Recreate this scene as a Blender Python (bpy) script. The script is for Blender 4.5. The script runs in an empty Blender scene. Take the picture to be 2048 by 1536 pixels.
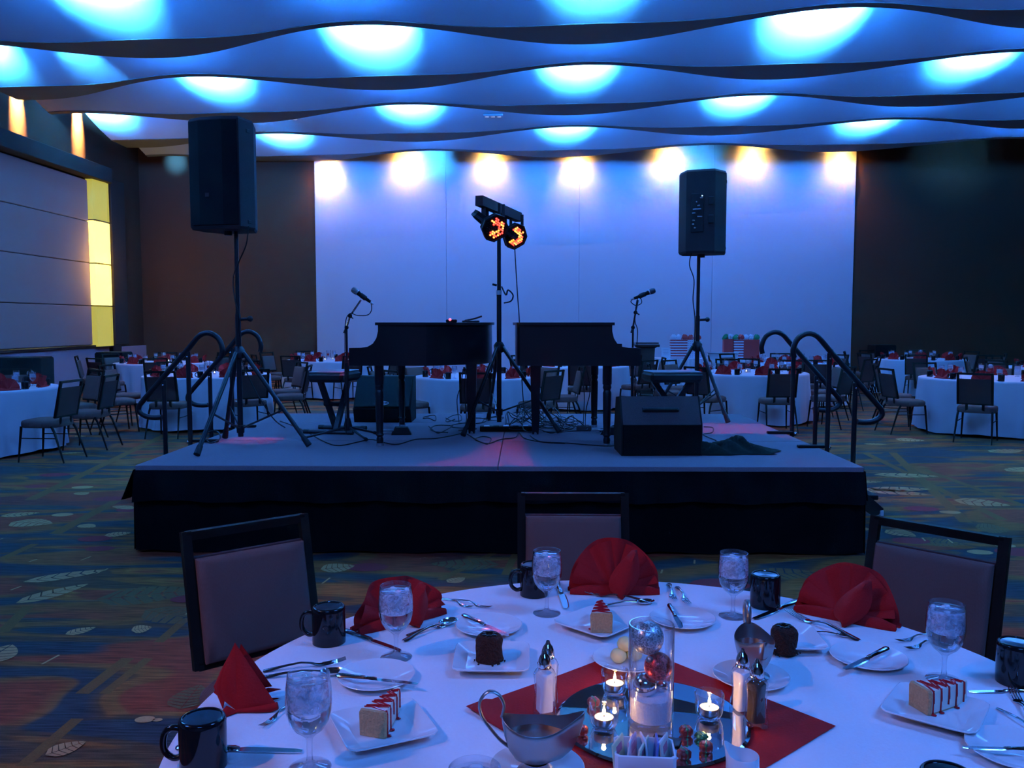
import bpy, bmesh, math, random
from mathutils import Vector, Matrix
random.seed(7)
R = math.radians
sc = bpy.context.scene
C = sc.collection

# ------------------------------------------------------------------ camera
FPX, PSI, TH, CH = 1700.0, R(0.874), R(4.17), 1.55
cam = bpy.data.objects.new('camera', bpy.data.cameras.new('camera'))
C.objects.link(cam)
cam.location = (0, 0, CH)
cam.rotation_euler = (R(90) - TH, 0, PSI)
cam.data.sensor_width = 36.0
cam.data.lens = FPX / 2048 * 36.0
cam.data.clip_start = 0.02
cam.data.clip_end = 100
sc.camera = cam
_F = Vector((-math.sin(PSI) * math.cos(TH), math.cos(PSI) * math.cos(TH), -math.sin(TH)))
_R = Vector((math.cos(PSI), math.sin(PSI), 0))
_U = _R.cross(_F)
def ray(x, y):
    return _F + _R * ((x - 1024) / FPX) + _U * ((768 - y) / FPX)
def Pz(x, y, z):
    """the point at height z seen at photo pixel (x, y)"""
    d = ray(x, y); t = (z - CH) / d.z
    return Vector((d.x * t, d.y * t, z))
def Py(x, y, Y):
    """the point at depth Y seen at photo pixel (x, y)"""
    d = ray(x, y); t = Y / d.y
    return Vector((d.x * t, Y, CH + d.z * t))

# ------------------------------------------------------------------ world, exposure
w = bpy.data.worlds.new('world'); sc.world = w
w.use_nodes = True
w.node_tree.nodes['Background'].inputs[0].default_value = (0.10, 0.15, 0.5, 1)
w.node_tree.nodes['Background'].inputs[1].default_value = 0.02
sc.view_settings.view_transform = 'Standard'
sc.view_settings.look = 'None'
sc.view_settings.exposure = 0.0
sc.view_settings.gamma = 1.0
sc.view_settings.use_curve_mapping = False
sc.cycles.use_denoising = True
sc.cycles.max_bounces = 7
sc.cycles.diffuse_bounces = 3
sc.cycles.glossy_bounces = 3
sc.cycles.transmission_bounces = 8
sc.cycles.use_adaptive_sampling = True
sc.cycles.adaptive_threshold = 0.2
sc.cycles.adaptive_min_samples = 12
sc.cycles.transparent_max_bounces = 16
sc.cycles.sample_clamp_indirect = 4.0
sc.cycles.blur_glossy = 0.5

# ------------------------------------------------------------------ lamps of the room
BLUE = (0.040, 0.36, 1.0)
def aim(o, tgt):
    o.rotation_euler = (Vector(tgt) - o.location).to_track_quat('-Z', 'Y').to_euler()
def spot(name, loc, tgt, e, col, deg, blend=1.0, rad=0.05):
    l = bpy.data.lights.new(name, 'SPOT'); l.energy = e; l.color = col
    l.spot_size = R(deg); l.spot_blend = blend; l.shadow_soft_size = rad
    o = bpy.data.objects.new(name, l); C.objects.link(o); o.location = loc; aim(o, tgt); return o
def point(name, loc, e, col, rad=0.02):
    l = bpy.data.lights.new(name, 'POINT'); l.energy = e; l.color = col; l.shadow_soft_size = rad
    o = bpy.data.objects.new(name, l); C.objects.link(o); o.location = loc; return o
def area(name, loc, tgt, e, col, sx, sy):
    l = bpy.data.lights.new(name, 'AREA'); l.energy = e; l.color = col; l.shape = 'RECTANGLE'; l.size = sx; l.size_y = sy
    o = bpy.data.objects.new(name, l); C.objects.link(o); o.location = loc; aim(o, tgt); return o

ZL = 5.73                                     # height of the ceiling lips
PITCH = 2.20; Y5 = 21.45; SK = -0.085; PER = 6.7
def crest(k):
    return -2.4 if k % 2 else 0.95
def e2y(k, x):
    return Y5 + PITCH * (k - 5) + SK * x - 0.58 * math.cos(2 * math.pi * (x - crest(k)) / PER)
def e1y(k, x):
    s = 0.5 - 0.5 * math.cos(2 * math.pi * (x - crest(k)) / PER)
    return e2y(k, x) - (0.13 + 0.72 * s ** 2)
LAMPS = []                                    # cove lamps behind each lip at its crests
for k in range(-2, 6):
    m = crest(k) - PER
    while m < 13:
        if m > -9.3:
            LAMPS.append((k, m))
        m += PER
for k, x in LAMPS:
    y = e2y(k, x) + 0.12
    if k == 5:
        spot('cove_light', (x, y, ZL + 0.12), (x, 22.35, ZL + 0.0), 260, BLUE, 60, 1.0, 0.06)
    else:
        spot('cove_light', (x, y - 0.02, ZL + 0.09), (x, y + 0.9, ZL + (0.80 if k > 1 else 0.75)), 30000, BLUE, 80, 0.85, 0.06)
spot('cove_light', (-7.5, e2y(1, -7.5) + 0.15, ZL + 0.1), (-7.4, e2y(1, -7.5) + 1.3, ZL + 0.3), 800, BLUE, 50, 1.0, 0.05)
# softer wash: extra spots at the crests, others added between to lift the panels
for k, x in LAMPS:
    if k == 5: continue
    y = e2y(k, x) + 0.12
    spot('cove_fill', (x, y + 0.02, ZL + 0.09), (x, y + 1.0, ZL + 0.95), 620, (0.015, 0.21, 1.0), 160, 1.0, 0.10)
    for xm in (x + PER / 2,) if x > -6 else (x + PER / 2, x - PER / 2):
        if -9.2 < xm < 13 and k >= 0:
            ym = Y5 + PITCH * (k - 5) + SK * xm - 0.10
            spot('cove_fill', (xm, ym, ZL + 0.12), (xm, ym + 1.0, ZL + 0.75), 620, (0.015, 0.20, 1.0), 160, 1.0, 0.12)
# added blue area fills standing in for glow from the lit ceiling panels
for (x, y) in ((-5.5, 1), (4, 1), (-5.5, 6.5), (1, 8), (7.5, 6.5), (-5.5, 13.5), (1, 14.5), (7.5, 13.5), (-2.4, 18.5), (5, 18.5), (0, -4)):
    area('blue_fill', (x, y, 5.6), (x, y + 0.35, 0), 250 if y < 5 else 90, (0.055, 0.25, 1.0), 2.4, 1.2)
# dimmed house downlights over and behind the near tables
spot('house_light', (-4.6, -0.6, 5.7), (-1.3, 1.7, 0.6), 330, (1.0, 0.42, 0.25), 44, 1.0, 0.10)
spot('house_light', (4.8, 0.2, 5.7), (1.0, 2.4, 0.6), 8, (1.0, 0.42, 0.25), 70, 1.0, 0.10)
spot('house_light', (-6.5, 15.5, 5.7), (-5.5, 14.0, 0.0), 190, (1.0, 0.52, 0.22), 85, 1.0, 0.1)
spot('house_light', (7.5, 14.5, 5.7), (6.5, 12.5, 0.0), 190, (1.0, 0.52, 0.22), 85, 1.0, 0.1)
spot('house_light', (0.5, 12.5, 5.7), (0.5, 15.0, 0.0), 70, (1.0, 0.66, 0.50), 90, 1.0, 0.1)
# warm wall washers along the back wall and on the left wall
for px, py in ((650, 335), (810, 316), (980, 316), (1156, 322), (1340, 310), (1510, 304), (1690, 310)):
    p = Py(px, py, 22.05)
    spot('wall_washer', (p.x, 22.05, p.z + 0.05), (p.x, 22.37, p.z - 0.10), 62, (1.0, 0.50, 0.10), 150, 0.9, 0.05)
    spot('wall_washer', (p.x, 22.05, p.z + 0.10), (p.x, 22.30, p.z - 1.6), 85, (1.0, 0.52, 0.22), 120, 1.0, 0.05)
for px, py, Y in ((45, 196, 17.1), (163, 240, 19.4)):
    p = Py(px, py, Y)
    spot('wall_washer', (-9.86, Y, p.z + 0.74), (-10.12, Y, p.z + 0.10), 20000, (1.0, 0.72, 0.26), 36, 1.0, 0.03)

# ------------------------------------------------------------------ helpers
def principled(name, col, rough=0.5, metal=0.0, spec=0.5, **k):
    m = bpy.data.materials.new(name); m.use_nodes = True
    b = m.node_tree.nodes['Principled BSDF']
    b.inputs['Base Color'].default_value = (*col, 1); b.inputs['Roughness'].default_value = rough
    b.inputs['Metallic'].default_value = metal; b.inputs['Specular IOR Level'].default_value = spec
    for kk, v in k.items():
        b.inputs[kk.replace('_', ' ')].default_value = v
    return m
def grain(m, scale=60, amount=0.12, bump=0.15, stretch=(1, 1, 1), detail=3):
    """procedural mottling and fine relief on a plain material"""
    nt = m.node_tree; b = nt.nodes['Principled BSDF']
    tc = nt.nodes.new('ShaderNodeTexCoord'); mp = nt.nodes.new('ShaderNodeMapping'); n = nt.nodes.new('ShaderNodeTexNoise')
    mp.inputs['Scale'].default_value = stretch
    nt.links.new(tc.outputs['Object'], mp.inputs['Vector']); nt.links.new(mp.outputs[0], n.inputs['Vector'])
    n.inputs['Scale'].default_value = scale; n.inputs['Detail'].default_value = detail
    c = b.inputs['Base Color'].default_value[:]
    mx = nt.nodes.new('ShaderNodeMix'); mx.data_type = 'RGBA'
    mx.inputs['A'].default_value = (*[v * (1 - amount) for v in c[:3]], 1)
    mx.inputs['B'].default_value = (*[min(1, v * (1 + amount)) for v in c[:3]], 1)
    nt.links.new(n.outputs['Fac'], mx.inputs['Factor']); nt.links.new(mx.outputs['Result'], b.inputs['Base Color'])
    if bump:
        bp = nt.nodes.new('ShaderNodeBump'); bp.inputs['Strength'].default_value = bump; bp.inputs['Distance'].default_value = 0.01
        nt.links.new(n.outputs['Fac'], bp.inputs['Height']); nt.links.new(bp.outputs[0], b.inputs['Normal'])
    return m
def weave(m, scale=220, amount=0.35):
    """woven cloth: two crossed wave textures"""
    nt = m.node_tree; b = nt.nodes['Principled BSDF']
    tc = nt.nodes.new('ShaderNodeTexCoord')
    ws = []
    for d in ('X', 'Z'):
        v = nt.nodes.new('ShaderNodeTexWave'); v.bands_direction = d; v.inputs['Scale'].default_value = scale
        v.inputs['Distortion'].default_value = 0.6
        nt.links.new(tc.outputs['Object'], v.inputs['Vector']); ws.append(v)
    mu = nt.nodes.new('ShaderNodeMath'); mu.operation = 'MULTIPLY'
    nt.links.new(ws[0].outputs['Fac'], mu.inputs[0]); nt.links.new(ws[1].outputs['Fac'], mu.inputs[1])
    c = b.inputs['Base Color'].default_value[:]
    mx = nt.nodes.new('ShaderNodeMix'); mx.data_type = 'RGBA'
    mx.inputs['A'].default_value = (*[v * (1 - amount) for v in c[:3]], 1); mx.inputs['B'].default_value = (*[min(1, v * (1 + amount)) for v in c[:3]], 1)
    nt.links.new(mu.outputs[0], mx.inputs['Factor']); nt.links.new(mx.outputs['Result'], b.inputs['Base Color'])
    bp = nt.nodes.new('ShaderNodeBump'); bp.inputs['Strength'].default_value = 0.2; bp.inputs['Distance'].default_value = 0.002
    nt.links.new(mu.outputs[0], bp.inputs['Height']); nt.links.new(bp.outputs[0], b.inputs['Normal'])
    return m
def emit(name, col, s, base=(0.8, 0.8, 0.8)):
    m = principled(name, base, 0.5)
    b = m.node_tree.nodes['Principled BSDF']
    b.inputs['Emission Color'].default_value = (*col, 1); b.inputs['Emission Strength'].default_value = s
    return m
def glass(name, col=(1, 1, 1), rough=0.0, ior=1.45):
    return principled(name, col, rough, 0, 0.5, Transmission_Weight=1.0, IOR=ior)

def thin_glass(name, tint=(0.97, 0.98, 1.0), ior=1.5):
    """thin clear glass: light passes straight through, the surface mirrors by its angle"""
    m = bpy.data.materials.new(name); m.use_nodes = True; nt = m.node_tree
    nt.nodes.remove(nt.nodes['Principled BSDF'])
    lw = nt.nodes.new('ShaderNodeLayerWeight'); lw.inputs['Blend'].default_value = 0.5
    pw = nt.nodes.new('ShaderNodeMath'); pw.operation = 'POWER'; pw.inputs[1].default_value = 2.3; nt.links.new(lw.outputs['Facing'], pw.inputs[0])
    fr = nt.nodes.new('ShaderNodeMath'); fr.operation = 'MULTIPLY_ADD'; fr.inputs[1].default_value = 0.9; fr.inputs[2].default_value = 0.05; nt.links.new(pw.outputs[0], fr.inputs[0])
    tr = nt.nodes.new('ShaderNodeBsdfTransparent'); tr.inputs['Color'].default_value = (*tint, 1)
    gl = nt.nodes.new('ShaderNodeBsdfGlossy'); gl.inputs['Roughness'].default_value = 0.03
    mx = nt.nodes.new('ShaderNodeMixShader')
    nt.links.new(fr.outputs[0], mx.inputs[0]); nt.links.new(tr.outputs[0], mx.inputs[1]); nt.links.new(gl.outputs[0], mx.inputs[2])
    nt.links.new(mx.outputs[0], nt.nodes['Material Output'].inputs['Surface'])
    return m

M = {}
M['ceil'] = grain(principled('ceiling_panel_paint', (0.62, 0.62, 0.66), 0.7), 40, 0.04, 0.03)
M['lip'] = grain(principled('ceiling_lip_shade', (0.20, 0.18, 0.17), 0.75), 30, 0.08, 0.03)  # pale lips coloured dark for the shade they lie in
M['slab'] = principled('ceiling_slab', (0.02, 0.02, 0.025), 0.9)
M['brown'] = grain(principled('brown_wall_fabric', (0.100, 0.034, 0.017), 0.85, 0, 0.2), 90, 0.15, 0.1, (1, 1, 0.3))
M['soffit'] = grain(principled('dark_soffit', (0.060, 0.036, 0.030), 0.8, 0, 0.2), 60, 0.1, 0.05)
M['tan'] = grain(principled('tan_wall_fabric', (0.60, 0.34, 0.27), 0.85), 120, 0.12, 0.12)
M['dado'] = grain(principled('pale_dado_paint', (0.70, 0.48, 0.50), 0.6), 50, 0.06, 0.03)
M['darkwood'] = grain(principled('dark_wood', (0.045, 0.022, 0.016), 0.4), 12, 0.3, 0.05, (1, 8, 8))
M['white_wall'] = grain(principled('white_partition', (0.66, 0.66, 0.68), 0.8), 140, 0.05, 0.08)
M['deck'] = grain(principled('grey_stage_carpet', (0.30, 0.22, 0.24), 0.95), 260, 0.35, 0.25)
M['alu'] = principled('aluminium', (0.6, 0.6, 0.62), 0.35, 1.0)
M['skirt'] = grain(principled('black_skirt_cloth', (0.0035, 0.0035, 0.005), 0.95, 0, 0.1), 180, 0.3, 0.2)
M['blackpaint'] = grain(principled('black_powder_coat', (0.012, 0.012, 0.016), 0.38), 200, 0.2, 0.06)
M['blackmat'] = grain(principled('black_matt', (0.013, 0.010, 0.010), 0.7, 0, 0.2), 180, 0.25, 0.15)
M['blackcloth'] = grain(principled('black_cloth', (0.007, 0.006, 0.006), 0.95, 0, 0.1), 200, 0.3, 0.3)
M['cabinet'] = grain(principled('charcoal_cabinet', (0.050, 0.038, 0.040), 0.7, 0, 0.2), 180, 0.25, 0.15)
M['grille'] = grain(principled('speaker_grille', (0.008, 0.007, 0.010), 0.65, 0, 0.15), 400, 0.5, 0.4)
M['rubber'] = principled('black_rubber', (0.008, 0.008, 0.010), 0.6)
M['piano'] = grain(principled('black_piano_finish', (0.008, 0.008, 0.012), 0.30), 40, 0.2, 0.02)
M['greycarpet'] = grain(principled('grey_box_carpet', (0.110, 0.070, 0.068), 0.95, 0, 0.15), 250, 0.3, 0.3)
M['chrome'] = principled('chrome', (0.75, 0.75, 0.78), 0.12, 1.0)
M['steel'] = principled('brushed_steel', (0.42, 0.40, 0.40), 0.34, 1.0)
M['linen'] = grain(principled('white_table_linen', (0.82, 0.81, 0.83), 0.85, 0, 0.2), 160, 0.03, 0.08)
M['napkin'] = grain(principled('red_napkin_cloth', (0.42, 0.012, 0.014), 0.85, 0, 0.15), 220, 0.12, 0.15)
M['taupe'] = weave(principled('taupe_chair_fabric', (0.200, 0.108, 0.092), 0.9, 0, 0.1))
M['chairback'] = grain(principled('dark_grey_back_fabric', (0.080, 0.036, 0.036), 0.9, 0, 0.1), 160, 0.15, 0.1)
M['chairmetal'] = grain(principled('bronze_black_metal', (0.008, 0.006, 0.0045), 0.55, 0, 0.15), 100, 0.2, 0.03)
M['mug'] = principled('black_glazed_ceramic', (0.006, 0.006, 0.008), 0.08)
M['china'] = principled('white_china', (0.80, 0.80, 0.82), 0.06)
M['glass'] = thin_glass('clear_glass')
M['water'] = glass('water', (0.96, 0.98, 1.0), 0.0, 1.33)
M['ice'] = principled('ice', (0.92, 0.94, 1.0), 0.18, 0, 0.5, Transmission_Weight=0.35, IOR=1.2)
M['wax'] = principled('candle_wax', (0.9, 0.85, 0.75), 0.5, Subsurface_Weight=0.3)
M['flame'] = emit('candle_flame', (1.0, 0.62, 0.22), 30)
M['mirror'] = principled('mirror_glass', (0.92, 0.93, 0.95), 0.01, 1.0)

class MB:
    """collects shapes, then links them as one mesh object"""
    def __init__(s):
        s.v = []; s.f = []; s.mi = []
    def add(s, vs, fs, T=None, mi=0):
        o = len(s.v)
        s.v += [(T @ Vector(v)) if T is not None else Vector(v) for v in vs]
        s.f += [tuple(i + o for i in f) for f in fs]; s.mi += [mi] * len(fs)
        return s
    def box(s, c, d, T=None, bev=0.0, mi=0):
        x, y, z = d[0] / 2, d[1] / 2, d[2] / 2
        if bev <= 0:
            vs = [(c[0] + a * x, c[1] + b * y, c[2] + e * z) for e in (-1, 1) for b in (-1, 1) for a in (-1, 1)]
            fs = [(0, 2, 3, 1), (4, 5, 7, 6), (0, 1, 5, 4), (2, 6, 7, 3), (0, 4, 6, 2), (1, 3, 7, 5)]
            return s.add(vs, fs, T, mi)
        b_ = min(bev, x * .98, y * .98, z * .98)
        bm = bmesh.new()
        for a in (-1, 1):
            for b in (-1, 1):
                for e in (-1, 1):
                    for q in ((b_, 0, 0), (0, b_, 0), (0, 0, b_)):
                        # pull back along two axes, stay on the face of the third
                        g = [b_ if q[i] == 0 else 0 for i in range(3)]
                        bm.verts.new((c[0] + a * (x - g[0]), c[1] + b * (y - g[1]), c[2] + e * (z - g[2])))
        bmesh.ops.convex_hull(bm, input=bm.verts)
        bmesh.ops.dissolve_limit(bm, angle_limit=0.01, verts=bm.verts, edges=bm.edges)
        bm.verts.index_update()
        vs = [v.co.copy() for v in bm.verts]; fs = [[v.index for v in f.verts] for f in bm.faces]
        bm.free()
        return s.add(vs, fs, T, mi)
    def ring_loft(s, rings, cap0=True, cap1=True, T=None, closed=True, mi=0):
        n = len(rings[0]); vs = [p for r in rings for p in r]; fs = []
        for i in range(len(rings) - 1):
            for j in range(n if closed else n - 1):
                a = i * n + j; b = i * n + (j + 1) % n
                fs.append((a, b, b + n, a + n))
        if cap0: fs.append(tuple(range(n - 1, -1, -1)))
        if cap1: fs.append(tuple((len(rings) - 1) * n + j for j in range(n)))
        return s.add(vs, fs, T, mi)
    def lathe(s, prof, n=24, c=(0, 0, 0), T=None, cap0=False, cap1=False, mi=0):
        rings = [[(c[0] + max(r, 1e-4) * math.cos(2 * math.pi * j / n), c[1] + max(r, 1e-4) * math.sin(2 * math.pi * j / n), c[2] + z) for j in range(n)] for r, z in prof]
        return s.ring_loft(rings, cap0, cap1, T, mi=mi)
    def tube(s, pts, r, n=8, T=None, cap=True, mi=0):
        pts = [Vector(p) for p in pts]; m = len(pts)
        rr = r if isinstance(r, (list, tuple)) else [r] * m
        up = None; rings = []
        for i in range(m):
            d = (pts[min(i + 1, m - 1)] - pts[max(i - 1, 0)])
            d = d.normalized() if d.length > 1e-9 else Vector((0, 0, 1))
            if up is None:
                up = d.orthogonal().normalized()
            else:
                up = up - d * up.dot(d)
                up = up.normalized() if up.length > 1e-6 else d.orthogonal().normalized()
            q = d.cross(up)
            rings.append([pts[i] + (up * math.cos(2 * math.pi * j / n) + q * math.sin(2 * math.pi * j / n)) * rr[i] for j in range(n)])
        return s.ring_loft(rings, cap, cap, T, mi=mi)
    def cyl(s, p0, p1, r0, r1=None, n=12, T=None, mi=0):
        return s.tube([p0, p1], [r0, r0 if r1 is None else r1], n, T, mi=mi)
    def prism(s, poly, z0, z1, T=None, mi=0):
        return s.ring_loft([[(x, y, z0) for x, y in poly], [(x, y, z1) for x, y in poly]], T=T, mi=mi)
    def sphere(s, c, r, n=14, m=9, T=None, sc=(1, 1, 1), mi=0):
        rings = []
        for i in range(m + 1):
            a = -math.pi / 2 + math.pi * i / m
            q = max(math.cos(a), 0.001) * r
            rings.append([(c[0] + sc[0] * q * math.cos(2 * math.pi * j / n), c[1] + sc[1] * q * math.sin(2 * math.pi * j / n), c[2] + sc[2] * r * math.sin(a)) for j in range(n)])
        return s.ring_loft(rings, T=T, mi=mi)
    def build(s, name, mats, parent=None, smooth=40, loc=None, rot=None):
        me = bpy.data.meshes.new(name); me.from_pydata([tuple(v) for v in s.v], [], s.f)
        mats = mats if isinstance(mats, (list, tuple)) else [mats]
        for m in mats: me.materials.append(m)
        if len(mats) > 1: me.polygons.foreach_set('material_index', s.mi)
        if smooth:
            me.polygons.foreach_set('use_smooth', [True] * len(me.polygons)); me.set_sharp_from_angle(angle=R(smooth))
        me.update()
        o = bpy.data.objects.new(name, me); C.objects.link(o)
        if parent is not None: o.parent = parent
        if loc is not None: o.location = loc
        if rot is not None: o.rotation_euler = rot
        return o

def tag(o, label, cat=None, group=None):
    o['label'] = label
    if cat: o['category'] = cat
    if group: o['group'] = group
    return o
def thing(name, label, cat, loc=(0, 0, 0), rz=0.0, group=None):
    o = bpy.data.objects.new(name, None); o.empty_display_size = 0.1; C.objects.link(o)
    o.location = loc; o.rotation_euler = (0, 0, rz)
    return tag(o, label, cat, group)
def struct(o):
    o['kind'] = 'structure'; return o
def copy_tree(o, parent=None):
    c = o.copy(); C.objects.link(c)
    if parent is not None: c.parent = parent
    for ch in list(o.children): copy_tree(ch, c)
    return c
def place(o, loc, rz=0.0, label=None, group=None):
    o.location = loc; o.rotation_euler = (0, 0, rz)
    if label: o['label'] = label
    if group: o['group'] = group
    return o
def clone(src, loc, rz, label, group=None):
    """the first use moves the source itself, later ones copy it"""
    if src.get('_used'):
        o = copy_tree(src)
    else:
        o = src; src['_used'] = 1
    return place(o, loc, rz, label, group)
def shared(name, src, parent, loc=(0, 0, 0), rot=(0, 0, 0)):
    o = bpy.data.objects.new(name, src.data); C.objects.link(o); o.parent = parent; o.location = loc; o.rotation_euler = rot
    return o
def RZ(a): return Matrix.Rotation(a, 4, 'Z')
def TR(x, y, z): return Matrix.Translation((x, y, z))
def smoothpath(pts, k=6):
    """Catmull-Rom through the points"""
    P = [Vector(p) for p in pts]; out = []
    for i in range(len(P) - 1):
        p0 = P[max(i - 1, 0)]; p1 = P[i]; p2 = P[i + 1]; p3 = P[min(i + 2, len(P) - 1)]
        for j in range(k):
            t = j / k
            out.append(0.5 * ((2 * p1) + (p2 - p0) * t + (2 * p0 - 5 * p1 + 4 * p2 - p3) * t * t + (3 * p1 - p0 - 3 * p2 + p3) * t ** 3))
    out.append(P[-1]); return out
# ================================================================== the room
WL, WR, WB, WF = -10.1, 14.6, 22.4, -8.0
# carpet: stretched bands of rust, olive, teal and navy with a fine weave
cm = bpy.data.materials.new('patterned_carpet'); cm.use_nodes = True
nt = cm.node_tree; bs = nt.nodes['Principled BSDF']; bs.inputs['Roughness'].default_value = 0.97; bs.inputs['Specular IOR Level'].default_value = 0.1
tc = nt.nodes.new('ShaderNodeTexCoord')
def nmap(scale, rot=0.0):
    m = nt.nodes.new('ShaderNodeMapping'); m.inputs['Scale'].default_value = scale; m.inputs['Rotation'].default_value = (0, 0, rot)
    nt.links.new(tc.outputs['Object'], m.inputs['Vector']); return m
def nnoise(scale, sx, detail=2.0, dist=0.0, rot=0.0):
    n = nt.nodes.new('ShaderNodeTexNoise'); n.inputs['Scale'].default_value = scale; n.inputs['Detail'].default_value = detail; n.inputs['Distortion'].default_value = dist
    nt.links.new(nmap(sx, rot).outputs[0], n.inputs['Vector']); return n
def ramp(fac, stops, interp='LINEAR'):
    r = nt.nodes.new('ShaderNodeValToRGB'); r.color_ramp.interpolation = interp
    while len(r.color_ramp.elements) < len(stops): r.color_ramp.elements.new(0.5)
    for e, (p, c) in zip(r.color_ramp.elements, stops): e.position = p; e.color = (*c, 1)
    nt.links.new(fac, r.inputs[0]); return r
def cmix(f, a, b, mode='MIX'):
    m = nt.nodes.new('ShaderNodeMix'); m.data_type = 'RGBA'; m.blend_type = mode
    if isinstance(f, float): m.inputs['Factor'].default_value = f
    else: nt.links.new(f, m.inputs['Factor'])
    for s, v in (('A', a), ('B', b)):
        if isinstance(v, tuple): m.inputs[s].default_value = (*v, 1)
        else: nt.links.new(v, m.inputs[s])
    return m.outputs['Result']
rust, olive, teal, navy, plum, sand = (0.290, 0.040, 0.017), (0.260, 0.070, 0.018), (0.115, 0.044, 0.022), (0.044, 0.038, 0.042), (0.170, 0.030, 0.020), (0.36, 0.110, 0.024)
n1 = nnoise(0.62, (0.5, 1.5, 1), 1.6, 0.8)
c1 = ramp(n1.outputs['Fac'], [(0.34, plum), (0.36, rust), (0.435, rust), (0.45, olive), (0.485, olive), (0.495, teal), (0.53, navy), (0.585, navy), (0.60, olive), (0.65, rust)])
n2 = nnoise(1.3, (0.45, 2.2, 1), 1.2, 1.2)
c2 = ramp(n2.outputs['Fac'], [(0.43, navy), (0.46, teal), (0.51, teal), (0.525, olive), (0.58, olive), (0.595, sand), (0.64, rust)])
n3 = nnoise(1.1, (0.6, 1.8, 1), 1.0, 0.4)
f3 = ramp(n3.outputs['Fac'], [(0.49, (0, 0, 0)), (0.515, (1, 1, 1))])
base = cmix(f3.outputs[0], c1.outputs[0], c2.outputs[0])
n4 = nnoise(6.0, (1.0, 14.0, 1), 3.0)
f4 = ramp(n4.outputs['Fac'], [(0.35, (0.55, 0.55, 0.55)), (0.65, (1.25, 1.25, 1.25))])
base = cmix(1.0, base, f4.outputs[0], 'MULTIPLY')
n5 = nnoise(300.0, (1, 1, 1), 2.0)
f5 = ramp(n5.outputs['Fac'], [(0.3, (0.75, 0.75, 0.75)), (0.7, (1.2, 1.2, 1.2))])
base = cmix(1.0, base, f5.outputs[0], 'MULTIPLY')
nt.links.new(base, bs.inputs['Base Color'])
bp = nt.nodes.new('ShaderNodeBump'); bp.inputs['Strength'].default_value = 0.3; bp.inputs['Distance'].default_value = 0.004
nt.links.new(n5.outputs['Fac'], bp.inputs['Height']); nt.links.new(bp.outputs[0], bs.inputs['Normal'])

floor = struct(MB().box(((WL + WR) / 2, (WB + WF) / 2, -0.05), (WR - WL + 0.4, WB - WF + 0.4, 0.1)).build('floor', cm, smooth=0))
floor['label'] = 'patterned hotel carpet with leaves in rust, teal and olive'

# leaves, spots and diagonal lines woven into the carpet
M['leafprint'] = grain(principled('cream_carpet_yarn', (0.52, 0.22, 0.085), 0.97, 0, 0.1), 200, 0.25, 0.2)
M['spotprint'] = grain(principled('red_carpet_yarn', (0.26, 0.024, 0.026), 0.97, 0, 0.1), 200, 0.25, 0.2)
M['lineprint'] = grain(principled('ochre_carpet_yarn', (0.19, 0.062, 0.017), 0.97, 0, 0.1), 120, 0.3, 0.2)
M['oliveprint'] = grain(principled('olive_carpet_yarn', (0.17, 0.070, 0.027), 0.97, 0, 0.1), 120, 0.3, 0.2)
def leaf_mb(mb, a, b, wd, z=0.0025, mi=0, strips=6):
    a = Vector((a[0], a[1], z)); b = Vector((b[0], b[1], z)); ax = b - a; L = ax.length
    if L < 1e-3: return
    ax.normalize(); sd = Vector((-ax.y, ax.x, 0))
    wf = lambda u: wd * math.sin(math.pi * max(min(u, 1), 0) ** 0.75) ** 0.8
    for s in (-1, 1):
        for i in range(strips):
            u0 = i / strips + 0.012; u1 = (i + 1) / strips - 0.012
            pts = []
            for u, e in ((u0, 0), (u1, 0), (u1, 1), (u0, 1)):
                uu = u + 0.16 * (1 - u) * e if e else u
                pts.append(a + ax * (min(uu, 0.999) * L) + sd * s * (0.03 * wd if not e else wf(uu)))
            mb.add(pts, [(0, 1, 2, 3) if s > 0 else (3, 2, 1, 0)], mi=mi)
def disc_mb(mb, c, rx, ry, z=0.0025, mi=0, n=18):
    mb.add([(c[0] + rx * math.cos(2 * math.pi * j / n), c[1] + ry * math.sin(2 * math.pi * j / n), z) for j in range(n)], [tuple(range(n))], mi=mi)
def line_mb(mb, a, b, wd, z=0.0015, mi=0):
    a = Vector((a[0], a[1], z)); b = Vector((b[0], b[1], z)); d = (b - a).normalized(); s = Vector((-d.y, d.x, 0)) * wd / 2
    mb.add([a - s, b - s, b + s, a + s], [(0, 1, 2, 3)], mi=mi)
pr = MB(); rnd = random.Random(3)
for x0, y0, x1, y1, wpx in ((30, 1208, 178, 1168, 0.075), (44, 1165, 216, 1140, 0.075), (22, 1045, 105, 1048, 0.13), (0, 1033, 80, 1026, 0.08), (235, 1018, 262, 1012, 0.12),
                            (130, 1270, 192, 1255, 0.045), (262, 1262, 304, 1255, 0.06), (90, 1512, 172, 1484, 0.05), (-40, 1330, 24, 1290, 0.10), (640, 1140, 710, 1132, 0.10),
                            (895, 1166, 930, 1156, 0.05), (160, 1050, 190, 1055, 0.06), (1905, 1000, 2022, 1012, 0.16), (1772, 1060, 1832, 1074, 0.10), (1722, 1058, 1740, 1060, 0.05),
                            (208, 1072, 262, 1066, 0.07), (150, 990, 178, 985, 0.08), (1980, 905, 2045, 900, 0.14), (1790, 878, 1850, 882, 0.16)):
    leaf_mb(pr, Pz(x0, y0, 0), Pz(x1, y1, 0), wpx, 0.003, 0)
for x, y, r in ((125, 1030, 0.06), (165, 975, 0.07), (290, 1440, 0.028), (315, 1441, 0.014), (1660, 1036, 0.05), (1900, 1025, 0.06), (2010, 1092, 0.05), (1960, 1105, 0.06)):
    p = Pz(x, y, 0); disc_mb(pr, p, r * 1.4, r, 0.003, 0)
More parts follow.
